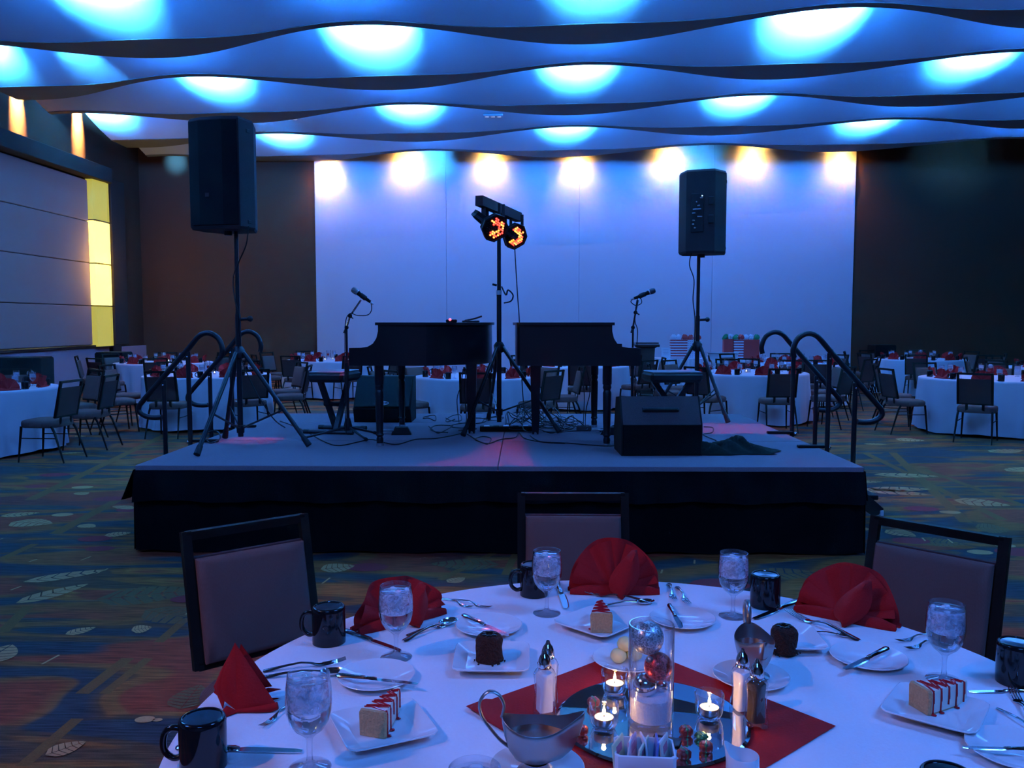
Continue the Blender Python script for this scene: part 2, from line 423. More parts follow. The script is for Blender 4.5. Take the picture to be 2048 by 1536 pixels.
for x, y, r in ((218, 998, 0.13), (190, 1078, 0.11), (200, 1098, 0.09), (735, 1135, 0.12), (1842, 1018, 0.13), (1822, 1082, 0.12), (372, 1199, 0.08), (1440, 1170, 0.16), (2040, 1105, 0.15), (110, 950, 0.14)):
    p = Pz(x, y, 0); disc_mb(pr, p, r * 1.1, r * 0.75, 0.0028, 1)
for x0, y0, x1, y1, wd in ((1785, 905, 1932, 1045, 0.09), (1728, 905, 2005, 1040, 0.08), (1850, 940, 2048, 1012, 0.07), (44, 1533, 155, 1438, 0.05), (164, 1388, 256, 1317, 0.06), (208, 1388, 297, 1317, 0.045),
                           (317, 1285, 372, 1238, 0.05), (5, 1265, 58, 1212, 0.06), (110, 1068, 235, 1000, 0.09), (0, 1120, 70, 1088, 0.06), (60, 1000, 330, 870, 0.10), (880, 1160, 1000, 1100, 0.05), (1010, 1150, 1040, 1090, 0.05)):
    lz = 0.0012 + 0.00006 * ((x0 * 7 + y0) % 9); line_mb(pr, Pz(x0, y0, 0), Pz(x1, y1, 0), wd, lz, 2)
for x0, y0, x1, y1, wpx in ((190, 1200, 400, 1180, 0.16), (290, 1220, 420, 1245, 0.12), (1950, 1055, 2020, 1060, 0.16), (1830, 1080, 1930, 1090, 0.12), (1000, 1130, 860, 1128, 0.12), (360, 1420, 400, 1370, 0.08), (1500, 1150, 1640, 1145, 0.12)):
    leaf_mb(pr, Pz(x0, y0, 0), Pz(x1, y1, 0), wpx, 0.002, 3, 8)
for i in range(150):                                   # the same motifs repeat over the rest of the hall
    x = rnd.uniform(-9.8, 12); y = rnd.uniform(2.2, 21); a = rnd.uniform(-0.5, 0.9); L = rnd.uniform(0.2, 0.7)
    if -2.8 < x < 2.6 and 1 < y < 9 or (y < 6.2 and x < 0) or (y < 5.2): continue
    t = rnd.random()
    if t < 0.5: leaf_mb(pr, (x, y), (x + L * math.cos(a), y + L * math.sin(a)), L * 0.2, 0.0025, 0)
    elif t < 0.65: disc_mb(pr, (x, y), L * 0.22, L * 0.16, 0.0025, 1)
    elif t < 0.8: line_mb(pr, (x, y), (x + 2 * math.cos(a + 0.5), y + 2 * math.sin(a + 0.5)), 0.08, 0.0015, 2)
    else: leaf_mb(pr, (x, y), (x + L * math.cos(a), y + L * math.sin(a)), L * 0.25, 0.002, 3)
for i in range(70):                                    # short dashes
    x = rnd.uniform(-4, 6); y = rnd.uniform(2.3, 6); line_mb(pr, (x, y), (x + 0.02, y + rnd.uniform(0.05, 0.12)), 0.012, 0.003, 0)
o = pr.build('carpet_motif', [M['leafprint'], M['spotprint'], M['lineprint'], M['oliveprint']], floor, smooth=0); o['kind'] = 'stuff'

# walls
wb = MB(); wb.box(((WL + WR) / 2, WB + 0.1, 3.5), (WR - WL + 0.4, 0.2, 7.0))
wall_back = struct(wb.build('wall_back', M['brown'], smooth=0)); wall_back['label'] = 'tall dark brown fabric wall at the far end'
xs = [Py(632, 500, WB).x, Py(893, 500, WB).x, Py(1158, 500, WB).x, Py(1424, 500, WB).x, Py(1706, 500, WB).x]
for i in range(4):
    MB().box(((xs[i] + xs[i + 1]) / 2, WB - 0.03, 3.45), (xs[i + 1] - xs[i] - 0.005, 0.06, 6.88), bev=0.004).build('partition_panel', M['white_wall'], wall_back, smooth=0)
wl = MB(); wl.box((WL - 0.1, (WB + WF) / 2, 3.5), (0.2, WB - WF, 7.0))
wall_left = struct(wl.build('wall_left', M['brown'], smooth=0)); wall_left['label'] = 'dark side wall with tan fabric panels and pale dado'
zr = [1.02, 1.925, 2.91, 3.86, 4.80]
ys = [-3.0, 4.65, 12.2, 19.62]
for i in range(4):
    for j in range(3):
        MB().box((WL + 0.03, (ys[j] + ys[j + 1]) / 2, (zr[i] + zr[i + 1]) / 2), (0.06, ys[j + 1] - ys[j] - 0.014, zr[i + 1] - zr[i] - 0.014), bev=0.01).build('fabric_panel', M['tan'], wall_left, smooth=0)
MB().box((WL + 0.16, 8.6, 5.0), (0.32, 23.4, 0.34), bev=0.01).build('soffit_beam', M['soffit'], wall_left, smooth=0)
MB().box((WL + 0.05, 21.0, 3.0), (0.1, 0.7, 4.0), bev=0.01).build('column', M['soffit'], wall_left, smooth=0)
d = MB(); d.box((WL + 0.04, 6.7, 0.47), (0.08, 27.3, 0.94)); d.build('dado_panel', M['dado'], wall_left, smooth=0)
MB().box((WL + 0.04, 21.68, 0.47), (0.08, 1.35, 0.94)).build('dado_panel', M['dado'], wall_left, smooth=0)
MB().box((WL + 0.06, 20.68, 0.5), (0.12, 0.42, 1.0)).build('dado_post', M['soffit'], wall_left, smooth=0)
MB().box((WL + 0.06, 6.7, 0.98), (0.12, 27.3, 0.075), bev=0.01).build('chair_rail', M['darkwood'], wall_left, smooth=0)
bb = struct(MB().box((WL + 0.055, 7.0, 0.06), (0.11, 29.0, 0.12), bev=0.01).build('baseboard_left', M['darkwood'], smooth=0)); bb['label'] = 'dark wooden baseboard under the pale dado'
# corner light column of four yellow glass segments
lc = thing('light_column', 'tall glowing yellow glass light column in the corner of the left wall', 'light', (WL, 20.05, 0.0))
YE = [emit('yellow_glass_dim', (1.0, 0.86, 0.10), 0.42, (0.5, 0.45, 0.1)), emit('yellow_glass_bright', (1.0, 0.80, 0.16), 2.6, (0.5, 0.45, 0.1))]
for i, (z0, z1) in enumerate(((0.98, 1.915), (1.945, 2.895), (2.925, 3.885), (3.915, 4.84))):
    seg = MB()
    seg.prism([(0.0, -0.40), (0.16, -0.40), (0.20, 0.16), (0.0, 0.16)], z0, z1)
    sg = seg.build('glass_segment', YE[1] if i in (1, 2) else YE[0], lc, smooth=0)
    s2 = MB(); s2.prism([(0.0, 0.165), (0.20, 0.165), (0.14, 0.40), (0.0, 0.40)], z0, z1); s2.build('glass_wing', YE[1] if i in (1, 2) else YE[0], lc, smooth=0)
for z in (0.965, 1.93, 2.91, 3.90, 4.85):
    MB().box((0.10, 0, z), (0.22, 0.82, 0.02)).build('divider', M['soffit'], lc, smooth=0)
point('column_glow', (WL + 0.55, 20.0, 2.9), 26, (1.0, 0.75, 0.15), 0.2)
wr = struct(MB().box((WR + 0.1, (WB + WF) / 2, 3.5), (0.2, WB - WF, 7.0)).build('wall_right', M['brown'], smooth=0)); wr['label'] = 'dark brown side wall'
wf = struct(MB().box(((WL + WR) / 2, WF - 0.1, 3.5), (WR - WL + 0.4, 0.2, 7.0)).build('wall_front', M['tan'], smooth=0)); wf['label'] = 'tan wall at the near end of the hall'

# ceiling: dark slab with rows of wave-edged sloping panels, each ending in a lens-shaped lip
ceiling = struct(MB().box(((WL + WR) / 2, (WB + WF) / 2, 7.05), (WR - WL + 0.4, WB - WF + 0.4, 0.1)).build('ceiling', M['slab'], smooth=0))
ceiling['label'] = 'dark ceiling slab hung with rows of wavy blue-lit panels'
X0, X1 = -9.55, 14.4
for k in range(-7, 6):
    cuts = [X0]
    m = crest(k) - 2 * PER
    while m < X1:
        if m > X0 + 0.5: cuts.append(m)
        m += PER
    cuts.append(X1)
    for a, b in zip(cuts[:-1], cuts[1:]):
        a += 0.001; b -= 0.001
        n = max(6, int((b - a) / 0.14)); xs_ = [a + (b - a) * i / n for i in range(n + 1)]
        top, bot, lip = [], [], []
        p = MB(); rows = []
        for t in (0.0, 0.2, 0.4, 0.6, 0.8, 1.0):
            row = []
            for x in xs_:
                yn = Y5 + PITCH * (k - 6) + SK * x - 0.35; yf = min(e1y(k, x), WB - 0.02)
                y = yn + (yf - yn) * t
                z = ZL + 0.80 * (1 - t) ** 1.25 + 0.012
                row.append((x, y, z))
            rows.append(row)
        nn = len(xs_)
        vs = [q for r_ in rows for q in r_]; fs = []
        for i in range(len(rows) - 1):
            for j in range(nn - 1):
                c_ = i * nn + j; fs.append((c_, c_ + nn, c_ + nn + 1, c_ + 1))
        off = len(vs); vs += [(x, y, z + 0.03) for x, y, z in vs[:off]]
        fs += [tuple(off + q for q in reversed(f)) for f in fs]
        p.add(vs, fs)
        po = p.build('ceiling_panel', M['ceil'], ceiling, smooth=60)
        l = MB(); vs = []
        for x in xs_:
            y1_ = min(e1y(k, x), WB - 0.03); y2_ = min(e2y(k, x), WB - 0.01)
            vs += [(x, y1_, ZL), (x, y2_, ZL - 0.01), (x, y2_, ZL + 0.07), (x, y1_, ZL + 0.07)]
        fs = []
        for i in range(nn - 1):
            q = i * 4
            for u in range(4):
                fs.append((q + u, q + (u + 1) % 4, q + 4 + (u + 1) % 4, q + 4 + u))
        l.add(vs, fs); l.build('panel_lip', M['lip'], po, smooth=30)
# triple recessed downlights in the panels
ld = emit('dim_lens', (0.8, 0.85, 1.0), 0.25)
for x, y, Y in ((578, 239, 18.3), (986, 234, 18.3)):
    p = Py(x, y, Y)
    h = MB().box((0, 0, 0.03), (0.42, 0.14, 0.05), bev=0.01).build('recessed_light', M['ceil'], ceiling, smooth=0, loc=(p.x, Y, p.z))
    for i in (-1, 0, 1):
        MB().lathe([(0.045, 0.0), (0.04, -0.012), (0.0, -0.014)], 14, (i * 0.13, 0, 0.005)).build('lens', ld, h)
# ================================================================== the stage
SX0, SX1, SY0, SY1, SZ = -2.62, 2.25, 5.61, 8.88, 0.59
stage = thing('stage', 'low portable stage with grey carpeted deck and black skirting', 'stage', ((SX0 + SX1) / 2, (SY0 + SY1) / 2, 0))
hx, hy = (SX1 - SX0) / 2, (SY1 - SY0) / 2
rows_ = [SY0, 6.84, 8.06, SY1]; colsx = [SX0, -0.18, SX1]
for i in range(3):
    for j in range(2):
        x0, x1, y0, y1 = colsx[j] - stage.location.x, colsx[j + 1] - stage.location.x, rows_[i] - stage.location.y, rows_[i + 1] - stage.location.y
        dk = MB().box(((x0 + x1) / 2, (y0 + y1) / 2, SZ - 0.02), (x1 - x0 - 0.006, y1 - y0 - 0.006, 0.04), bev=0.003).build('deck_panel', M['deck'], stage, smooth=0)
        MB().box(((x0 + x1) / 2, (y0 + y1) / 2, SZ - 0.065), (x1 - x0 - 0.004, y1 - y0 - 0.004, 0.05)).build('deck_frame', M['alu'], dk, smooth=0)
        MB().box(((x0 + x1) / 2, (y0 + y1) / 2, SZ - 0.047), (x1 - x0 - 0.001, y1 - y0 - 0.001, 0.012)).build('edge_trim', M['alu'], dk, smooth=0)
for x in (-hx + 0.15, 0, hx - 0.15):
    for y in (-hy + 0.15, -0.4, 0.6, hy - 0.15):
        MB().cyl((x, y, 0), (x, y, SZ - 0.09), 0.025, n=8).build('leg', M['alu'], stage)
def drape(path, z0, z1, amp, wave, flare=0.0, seed=1, thick=0.006, rows=7):
    """hanging cloth that follows a floor path with folds growing downwards"""
    rr = random.Random(seed); pts = []; acc = 0
    for (a, b) in zip(path[:-1], path[1:]):
        a = Vector((*a, 0)); b = Vector((*b, 0)); L = (b - a).length; n = max(2, int(L / 0.035)); d = (b - a).normalized(); nrm = Vector((d.y, -d.x, 0))
        for i in range(n):
            pts.append((a + d * (L * i / n), nrm, acc + L * i / n))
        acc += L
    pts.append((b, nrm, acc))
    ph = [rr.uniform(0, 6.28) for _ in range(4)]
    vs = []
    for r_ in range(rows + 1):
        t = r_ / rows; z = z0 + (z1 - z0) * t
        for p, n_, s in pts:
            f = math.sin(s / wave * 6.283 + ph[0] + 0.9 * math.sin(s * 1.7 + ph[1])) + 0.5 * math.sin(s / wave * 2.7 * 6.283 + ph[2] + 1.3 * math.sin(s * 2.3 + ph[3]))
            off = 0.006 + flare * t + (amp * (0.25 + 0.75 * t)) * (f * 0.5 + 0.6)
            zz = z + (0.008 * math.sin(s * 9 + ph[3]) if r_ == rows else 0)
            q = p + n_ * off; vs.append((q.x, q.y, zz))
    n = len(pts); fs = []
    for r_ in range(rows):
        for j in range(n - 1):
            a = r_ * n + j; fs.append((a, a + n, a + n + 1, a + 1))
    return MB().add(vs, fs)
loop = [(-hx, hy), (-hx, -hy), (hx, -hy), (hx, hy), (-hx, hy)]
for i, (a, b) in enumerate(zip(loop[:-1], loop[1:])):
    drape([a, b], SZ - 0.05, 0.012, 0.012, 0.34, 0.004, 11 + i).build('skirt', M['skirt'], stage, smooth=70)
    cut = (a[0], -hy + 0.95) if i == 0 else None
    for p_, q_, fl in ((a, cut, 0.006), (cut, b, 0.075)) if cut else ((a, b, (0, 0.03, 0.012, 0.02)[i]),):
        drape([p_, q_], SZ - 0.03, SZ - 0.235, 0.016, 0.24, fl, 31 + i, rows=3).build('valance', M['skirt'], stage, smooth=70)

# steps with tubular handrails at both ends of the stage
def handrail(name, label, X, Y, sgn):
    """X: post nearest the stage; sgn +1 when the steps go down towards +X"""
    t = thing(name, label, 'handrail', (X, Y, 0))
    s = sgn
    top = [(-0.265 * s, 0, 1.28), (-0.275 * s, 0, 1.34), (-0.245 * s, 0, 1.42), (-0.175 * s, 0, 1.462), (-0.10 * s, 0, 1.445), (-0.03 * s, 0, 1.37), (0.0, 0, 1.335)]
    low = [(0.20 * s, 0, 1.115), (0.37 * s, 0, 0.925), (0.405 * s, 0, 0.875), (0.40 * s, 0, 0.835), (0.35 * s, 0, 0.80), (0.28 * s, 0, 0.79), (0.225 * s, 0, 0.795)]
    MB().tube(smoothpath(top + low, 5), 0.021, 10).build('rail', M['blackpaint'], t)
    for dx, ztop in ((0.0, 1.315), (0.20 * s, 1.09)):
        p = MB().cyl((dx, 0, 0.02), (dx, 0, ztop), 0.0185, n=10).build('post', M['blackpaint'], t)
        MB().sphere((dx, -0.019, ztop - 0.04), 0.008, 8, 5).build('bolt', M['chrome'], p)
        MB().box((dx + 0.01 * s, 0, ztop + 0.005), (0.03, 0.02, 0.05), bev=0.004).build('bracket', M['blackpaint'], p, smooth=0)
    return t
handrail('handrail', 'near black handrail of the steps at the stage end with the grille loudspeaker', -2.672, 6.70, -1)
handrail('handrail', 'far black handrail of the steps at the stage end with the grille loudspeaker', -2.672, 7.69, -1)
handrail('handrail', 'near black handrail of the steps beside the crumpled black cloth', 2.302, 6.46, 1)
handrail('handrail', 'far black handrail of the steps beside the crumpled black cloth', 2.302, 7.32, 1)
def steps(label, X, Y0, Y1, s):
    t = thing('stage_steps', label, 'steps', (X, (Y0 + Y1) / 2, 0)); wd = Y1 - Y0
    for yy in (-wd / 2 + 0.03, wd / 2 - 0.03):
        st = MB(); T = Matrix.Translation((0, yy, 0))
        st.add([(0.02 * s, -0.02, 0.50), (0.02 * s, -0.02, 0.30), (0.38 * s, -0.02, 0.06), (0.44 * s, -0.02, 0.13),
                (0.02 * s, 0.02, 0.50), (0.02 * s, 0.02, 0.30), (0.38 * s, 0.02, 0.06), (0.44 * s, 0.02, 0.13)],
               [(0, 1, 2, 3), (7, 6, 5, 4), (0, 3, 7, 4), (1, 5, 6, 2), (0, 4, 5, 1), (3, 2, 6, 7)], T)
        so = st.build('stringer', M['blackpaint'], t, smooth=0)
        MB().box((0.425 * s, yy, 0.09), (0.03, 0.05, 0.06), bev=0.006).build('foot_pad', M['china'], so, smooth=0)
        MB().cyl((0.40 * s, yy, 0.0), (0.40 * s, yy, 0.1), 0.014, n=8).build('foot', M['alu'], so)
    for x, z in ((0.13, 0.40), (0.31, 0.21)):
        MB().box((x * s, 0, z), (0.2, wd - 0.08, 0.035), bev=0.005).build('tread', M['blackmat'], t, smooth=0)
    for yy in (-wd / 2 + 0.06, wd / 2 - 0.06):
        hk = MB().box((-0.10 * s, yy, SZ + 0.012), (0.22, 0.045, 0.022), bev=0.004).build('deck_hook', M['blackmat'], t, smooth=0)
        MB().sphere((0.03 * s, yy, SZ + 0.0), 0.018, 8, 6).build('bolt', M['chrome'], hk)
steps('black steps down from the stage end nearest the glowing yellow column', -2.665, 6.66, 7.73, -1)
steps('black steps down from the stage end beside the crumpled black cloth', 2.295, 6.42, 7.36, 1)

# tripod stands
def tripod(t, h_hub, h_low, feet, r=0.017, zb=0.0, brace=True):
    """legs run from the sliding hub at h_hub to feet [(x, y)], braces from the lower collar"""
    hub = MB().lathe([(0.022, h_hub - 0.05), (0.045, h_hub - 0.04), (0.05, h_hub + 0.02), (0.03, h_hub + 0.05), (0.022, h_hub + 0.05)], 12).build('hub', M['blackpaint'], t)
    for fx, fy in feet:
        a = Vector((fx, fy, 0)).normalized() * 0.045
        lg = MB().tube([(a.x, a.y, h_hub), (fx, fy, zb + 0.02)], [r, r], 10).build('leg', M['blackpaint'], t)
        d = (Vector((fx, fy, 0.02)) - Vector((a.x, a.y, h_hub))).normalized()
        e = Vector((fx, fy, zb + 0.02))
        MB().tube([e - d * 0.07, e + d * 0.005], [r * 1.25, r * 1.45], 10).build('rubber_foot', M['rubber'], lg)
        if brace:
            m = Vector((a.x, a.y, h_hub)).lerp(e, 0.62)
            MB().tube([m, (0, 0, h_low)], 0.008, 6).build('brace', M['blackpaint'], t)
    MB().lathe([(0.03, h_low - 0.03), (0.034, h_low + 0.03)], 10, cap0=True, cap1=True).build('collar', M['blackpaint'], t)
def speaker_stand(label, loc, feet, htop):
    t = thing('speaker_stand', label, 'stand', loc)
    MB().cyl((0, 0, 0.06), (0, 0, 1.02), 0.021, n=12).build('lower_pole', M['blackpaint'], t)
    MB().cyl((0, 0, 0.95), (0, 0, htop), 0.0165, n=12).build('upper_pole', M['blackpaint'], t)
    tripod(t, 0.72, 0.12, feet)
    k = MB().cyl((0.02, 0, 0.98), (0.085, 0.0, 0.985), 0.012, n=8).build('clamp_knob', M['rubber'], t)
    MB().sphere((0.095, 0, 0.985), 0.024, 10, 7).build('knob_cap', M['rubber'], k)
    return t
PLAN = [(-0.215, -0.165), (-0.10, -0.20), (0.10, -0.20), (0.215, -0.165), (0.225, 0.02), (0.135, 0.20), (-0.135, 0.20), (-0.225, 0.02)]   # front is -y
def loudspeaker(label, loc, rz, h):
    t = thing('loudspeaker', label, 'loudspeaker', loc, rz)
    ins = 0.012
    b = MB()
    sm = [(x * 0.95, y * 0.95) for x, y in PLAN]
    b.ring_loft([[(x, y, 0) for x, y in sm], [(x, y, 0.02) for x, y in PLAN], [(x, y, h - 0.02) for x, y in PLAN], [(x, y, h) for x, y in sm]])
    b.build('cabinet', M['cabinet'], t, smooth=20)
    g = MB(); fr = [(-0.205, -0.170), (-0.10, -0.204), (0.10, -0.204), (0.205, -0.170)]
    g.ring_loft([[(x, y - 0.008, z) for x, y in fr] for z in (0.03, h - 0.03)], False, False, closed=False)
    g.build('grille', M['grille'], t, smooth=0)
    MB().box((-0.03, -0.218, 0.25), (0.035, 0.004, 0.03), bev=0.001).build('badge', M['greycarpet'], t, smooth=0)
    for s in (-1, 1):                                   # corner bumpers along the sides
        for z in (0.06, h - 0.09):
            MB().box((0.215 * s, -0.05, z), (0.02, 0.05, 0.03), bev=0.004).build('corner_bumper', M['rubber'], t, smooth=0)
    pn = MB().box((0.03, 0.204, h * 0.48), (0.12, 0.012, h * 0.46), bev=0.003).build('control_panel', M['rubber'], t, smooth=0)
    rr = random.Random(5)
    for i in range(9):
        MB().cyl((0.03 + rr.uniform(-0.05, 0.05), 0.209, h * 0.3 + i * 0.035), (0.03 + rr.uniform(-0.05, 0.05), 0.222, h * 0.3 + i * 0.035), 0.006, n=8).build('dial', M['alu'], pn)
    MB().sphere((-0.015, 0.213, h * 0.68), 0.005, 8, 6).build('power_light', emit('blue_led', (0.25, 0.45, 1.0), 6), pn)
    for z in (h * 0.40, h * 0.62):
        MB().box((-0.10, 0.206, z), (0.055, 0.016, 0.08), bev=0.006).build('grip_recess', M['rubber'], t, smooth=0)
    MB().lathe([(0.03, -0.03), (0.03, 0.0)], 12, cap0=True).build('pole_socket', M['rubber'], t)
    return t
sl = Vector((-2.24, 6.62, SZ))
speaker_stand('black tripod stand under the loudspeaker that shows its grille', sl, [(-0.10, -0.64), (0.58, -0.17), (-0.22, 0.27)], 1.66)
loudspeaker('tall black loudspeaker on a stand, its grille facing the dining tables', (sl.x - 0.06, sl.y, SZ + 1.66), R(-14), 0.83)
sr = Vector((1.70, 8.42, SZ))
speaker_stand('black tripod stand under the loudspeaker that shows its back', sr, [(0.22, -0.40), (0.36, 0.34), (-0.45, -0.05)], 1.62)
loudspeaker('black loudspeaker on a stand, turned to show its rear connector panel', (sr.x + 0.03, sr.y, SZ + 1.62), R(163), 0.79)

# light stand with a bar of four flat LED heads, two of them lit red
LS = Vector((-0.235, 7.72, SZ))
t = thing('light_stand', 'black tripod light stand with a slanting bar between the two pianos', 'stand', LS)
MB().cyl((0, 0, 0.05), (0, 0, 1.25), 0.022, n=12).build('lower_pole', M['blackpaint'], t)
MB().cyl((0, 0, 1.15), (0, 0, 2.02), 0.018, n=12).build('upper_pole', M['blackpaint'], t)
tripod(t, 0.73, 0.14, [(-0.28, -0.66), (0.53, -0.42), (-0.12, 0.5)])
MB().cyl((0, 0, 1.205), (0, 0, 1.245), 0.026, n=12).build('white_band', M['china'], t)
MB().tube([(-0.02, 0, 1.29), (-0.06, 0, 1.30)], 0.01, 8).build('wing_knob', M['rubber'], t)
b0 = Py(958, 401, 7.38) - LS; b1 = Py(1037, 435, 8.30) - LS
ax = (b1 - b0).normalized()
def beam(mb, a, b, w_, h_):
    a = Vector(a); b = Vector(b); d = (b - a).normalized(); s = d.cross(Vector((0, 0, 1))).normalized() * w_ / 2; u = s.cross(d).normalized() * h_ / 2
    return mb.ring_loft([[p - s - u, p + s - u, p + s + u, p - s + u] for p in (a, b)])
beam(MB(), b0, b1, 0.07, 0.085).build('cross_bar', M['greycarpet'], t, smooth=0)
ledmat = emit('red_led', (1.0, 0.03, 0.004), 5); ledhot = emit('orange_led', (1.0, 0.22, 0.02), 5)
def led_head(label, pos, nrm, lit, seed, spin=0.0, hang=0.22):
    h = thing('stage_light', label, 'stage light', pos)
    nrm = Vector(nrm).normalized()
    q = nrm.to_track_quat('Z', 'Y').to_matrix().to_4x4() @ RZ(spin)
    oct_ = [(0.11 * a, 0.11 * b) for a, b in ((-1, -.5), (-.5, -1), (.5, -1), (1, -.5), (1, .5), (.5, 1), (-.5, 1), (-1, .5))]
    MB().prism(oct_, -0.045, 0.0, q).build('housing', M['blackmat'], h, smooth=0)
    fr = MB(); fr.ring_loft([[(x * k, y * k, z) for x, y in oct_] for k, z in ((1.03, -0.01), (1.03, 0.012), (0.93, 0.012), (0.93, 0.0))], False, False, q); fr.build('bezel', M['blackpaint'], h, smooth=0)
    rr = random.Random(seed); led = MB(); hot = MB(); dark = MB()
    for i in range(-4, 5):
        for j in range(-4, 5):
            x, y = i * 0.021 + (j % 2) * 0.0105, j * 0.0185
            if x * x + y * y > 0.0078: continue
            a = math.atan2(y, x); rad = math.hypot(x, y)
            on = lit and (rad > 0.03 and (-2.9 < a < 1.6)) and rr.random() < 0.92
            tgt = (hot if rr.random() < 0.45 else led) if on else dark
            tgt.sphere((x, y, 0.004), 0.0088, 8, 5, q)
    dark.build('unlit_lens', M['rubber'], h)
    if lit:
        led.build('lit_lens', ledmat, h); hot.build('hot_lens', ledhot, h)
    for a in (-0.06, 0.06):
        y0_ = q @ Vector((a * 1.6, 0, -0.03)); MB().box((y0_.x, y0_.y, (y0_.z + hang) / 2), (0.028, 0.010, hang - y0_.z + 0.02), bev=0.002).build('hanger', M['blackpaint'], h, smooth=0)
    return h
led_head('lit red LED stage light nearer the left piano, on the slanting bar', Py(990, 456, 7.45), (0.38, -0.80, -0.42), True, 2, 0.55, 0.20)
led_head('lit red LED stage light hanging from the far end of the slanting bar', Py(1031, 473, 8.05), (0.52, -0.76, -0.36), True, 9, 0.55, 0.20)
led_head('unlit flat stage light at the near end of the slanting bar, edge on', Py(966, 445, 7.55), (-0.62, -0.05, -0.78), False, 4, 0.3, 0.17)
led_head('unlit flat stage light on the slanting bar between the two red ones', Py(1011, 463, 8.0), (-0.60, 0.05, -0.80), False, 5, 0.3, 0.17)
RED = (1.0, 0.06, 0.10)
spot('stage_light_beam', LS + b0.lerp(b1, 0.30) + Vector((0.08, -0.18, -0.25)), (0.25, 5.5, SZ), 150, RED, 80, 0.9, 0.06)
spot('stage_light_beam', LS + b0.lerp(b1, 0.93) + Vector((0.12, -0.14, -0.22)), tuple(Pz(1500, 859, SZ)), 160, RED, 26, 0.8, 0.04)
spot('stage_light_beam', LS + b0.lerp(b1, 0.10) + Vector((-0.14, -0.02, -0.30)), tuple(Pz(530, 879, SZ)), 130, RED, 14, 0.8, 0.04)

# grand pianos
def piano(label, plan, zb, zt, key_x, s, legs, loc, lid_over=0.025):
    """plan: closed outline of the case in local xy; key_x: outer edge of the keyboard shelf; s: side of the keyboard"""
    t = thing('grand_piano', label, 'piano', loc)
    MB().prism(plan, zb, zt).build('case', M['piano'], t, smooth=35)
    cx = sum(p[0] for p in plan) / len(plan); cy = sum(p[1] for p in plan) / len(plan)
    lid = []
    for x, y in plan:
        d = Vector((x - cx, y - cy)); d = d.normalized() * lid_over; lid.append((x + d.x, y + d.y))
    MB().prism(lid, zt, zt + 0.022).build('lid', M['piano'], t, smooth=35)
    xi = min(p[0] for p in plan) if s < 0 else max(p[0] for p in plan)
    y0 = min(p[1] for p in plan); y1 = max(p[1] for p in plan)
    kz = zb + (zt - zb) * 0.44
    # cheeks with the quarter-round step, keybed and keyboard
    prof = [(0, zb), (key_x - xi, zb), (key_x - xi, kz), ((key_x - xi) * 0.58, kz + 0.002), ((key_x - xi) * 0.36, kz + 0.010), ((key_x - xi) * 0.18, kz + 0.034), ((key_x - xi) * 0.06, kz + 0.075), (0, kz + 0.13)]
    for yy in (y0, y1 - 0.05):
        ck = MB(); ck.ring_loft([[(xi + dx, yy, z) for dx, z in prof], [(xi + dx, yy + 0.05, z) for dx, z in prof]]); ck.build('cheek', M['piano'], t, smooth=30)
    MB().box(((xi + key_x) / 2, (y0 + y1) / 2, zb + 0.05), (abs(key_x - xi), y1 - y0 - 0.1, 0.10)).build('keybed', M['piano'], t, smooth=0)
    kb = MB().box(((xi + key_x) / 2, (y0 + y1) / 2, zb + 0.108), (abs(key_x - xi) * 0.85, y1 - y0 - 0.14, 0.018), bev=0.003).build('white_keys', M['china'], t, smooth=0)
    bk = MB(); n = 36
    for i in range(n):
        if i % 7 in (2, 6): continue
        bk.box((xi + (key_x - xi) * 0.3, y0 + 0.08 + (y1 - y0 - 0.16) * (i + 0.5) / n, zb + 0.123), (abs(key_x - xi) * 0.45, 0.012, 0.014))
    bk.build('black_keys', M['piano'], kb, smooth=0)
    for x, y, kind in legs:
        if kind == 'turned':
            prof = [(0.036, zb - 0.001), (0.036, zb - 0.14), (0.030, zb - 0.15), (0.034, zb - 0.17), (0.026, zb - 0.19), (0.033, zb - 0.21), (0.030, 0.22), (0.026, 0.10), (0.032, 0.085), (0.022, 0.07), (0.028, 0.05), (0.024, 0.0)]
            MB().lathe([(r_, z) for r_, z in reversed(prof)], 14, (x, y, 0), cap0=True, cap1=True).build('leg', M['piano'], t)
        else:
            lg = MB(); lg.ring_loft([[(x + a * w_, y + b * w_, z) for a, b in ((-1, -1), (1, -1), (1, 1), (-1, 1))] for w_, z in ((0.026, 0.0), (0.032, 0.06), (0.045, zb - 0.02), (0.05, zb))]); lg.build('leg', M['piano'], t, smooth=30)
        MB().cyl((x, y, 0.0), (x, y, 0.02), 0.03, n=10).build('caster', M['alu'], t)
    return t
PZB, PZT = 0.625, 0.935
lp = [(-0.395, -0.66), (-0.03, -0.66)]
lp += [(p.x, p.y) for p in smoothpath([(-0.03, -0.66, 0), (0.06, -0.62, 0), (0.16, -0.54, 0), (0.30, -0.46, 0), (0.39, -0.36, 0), (0.44, -0.20, 0), (0.45, 0.05, 0), (0.42, 0.35, 0), (0.34, 0.55, 0), (0.14, 0.66, 0)], 4)][1:]
lp += [(-0.395, 0.66)]
plL = Vector((-0.73, 7.16, SZ))
piano('black grand piano whose keyboard end is beside the pale-seated bench and chrome boom microphone', lp, PZB, PZT, -0.62, -1, [(-0.40, -0.60, 'turned'), (0.27, 0.15, 'square'), (-0.40, 0.60, 'turned')], plL)
rp = [(0.375, -0.66), (0.375, 0.66), (-0.02, 0.66)]
rp += [(p.x, p.y) for p in smoothpath([(-0.02, 0.66, 0), (-0.2, 0.52, 0), (-0.34, 0.25, 0), (-0.37, -0.1, 0), (-0.36, -0.45, 0), (-0.35, -0.60, 0)], 4)][1:]
rp += [(-0.33, -0.66)]
rp.reverse()
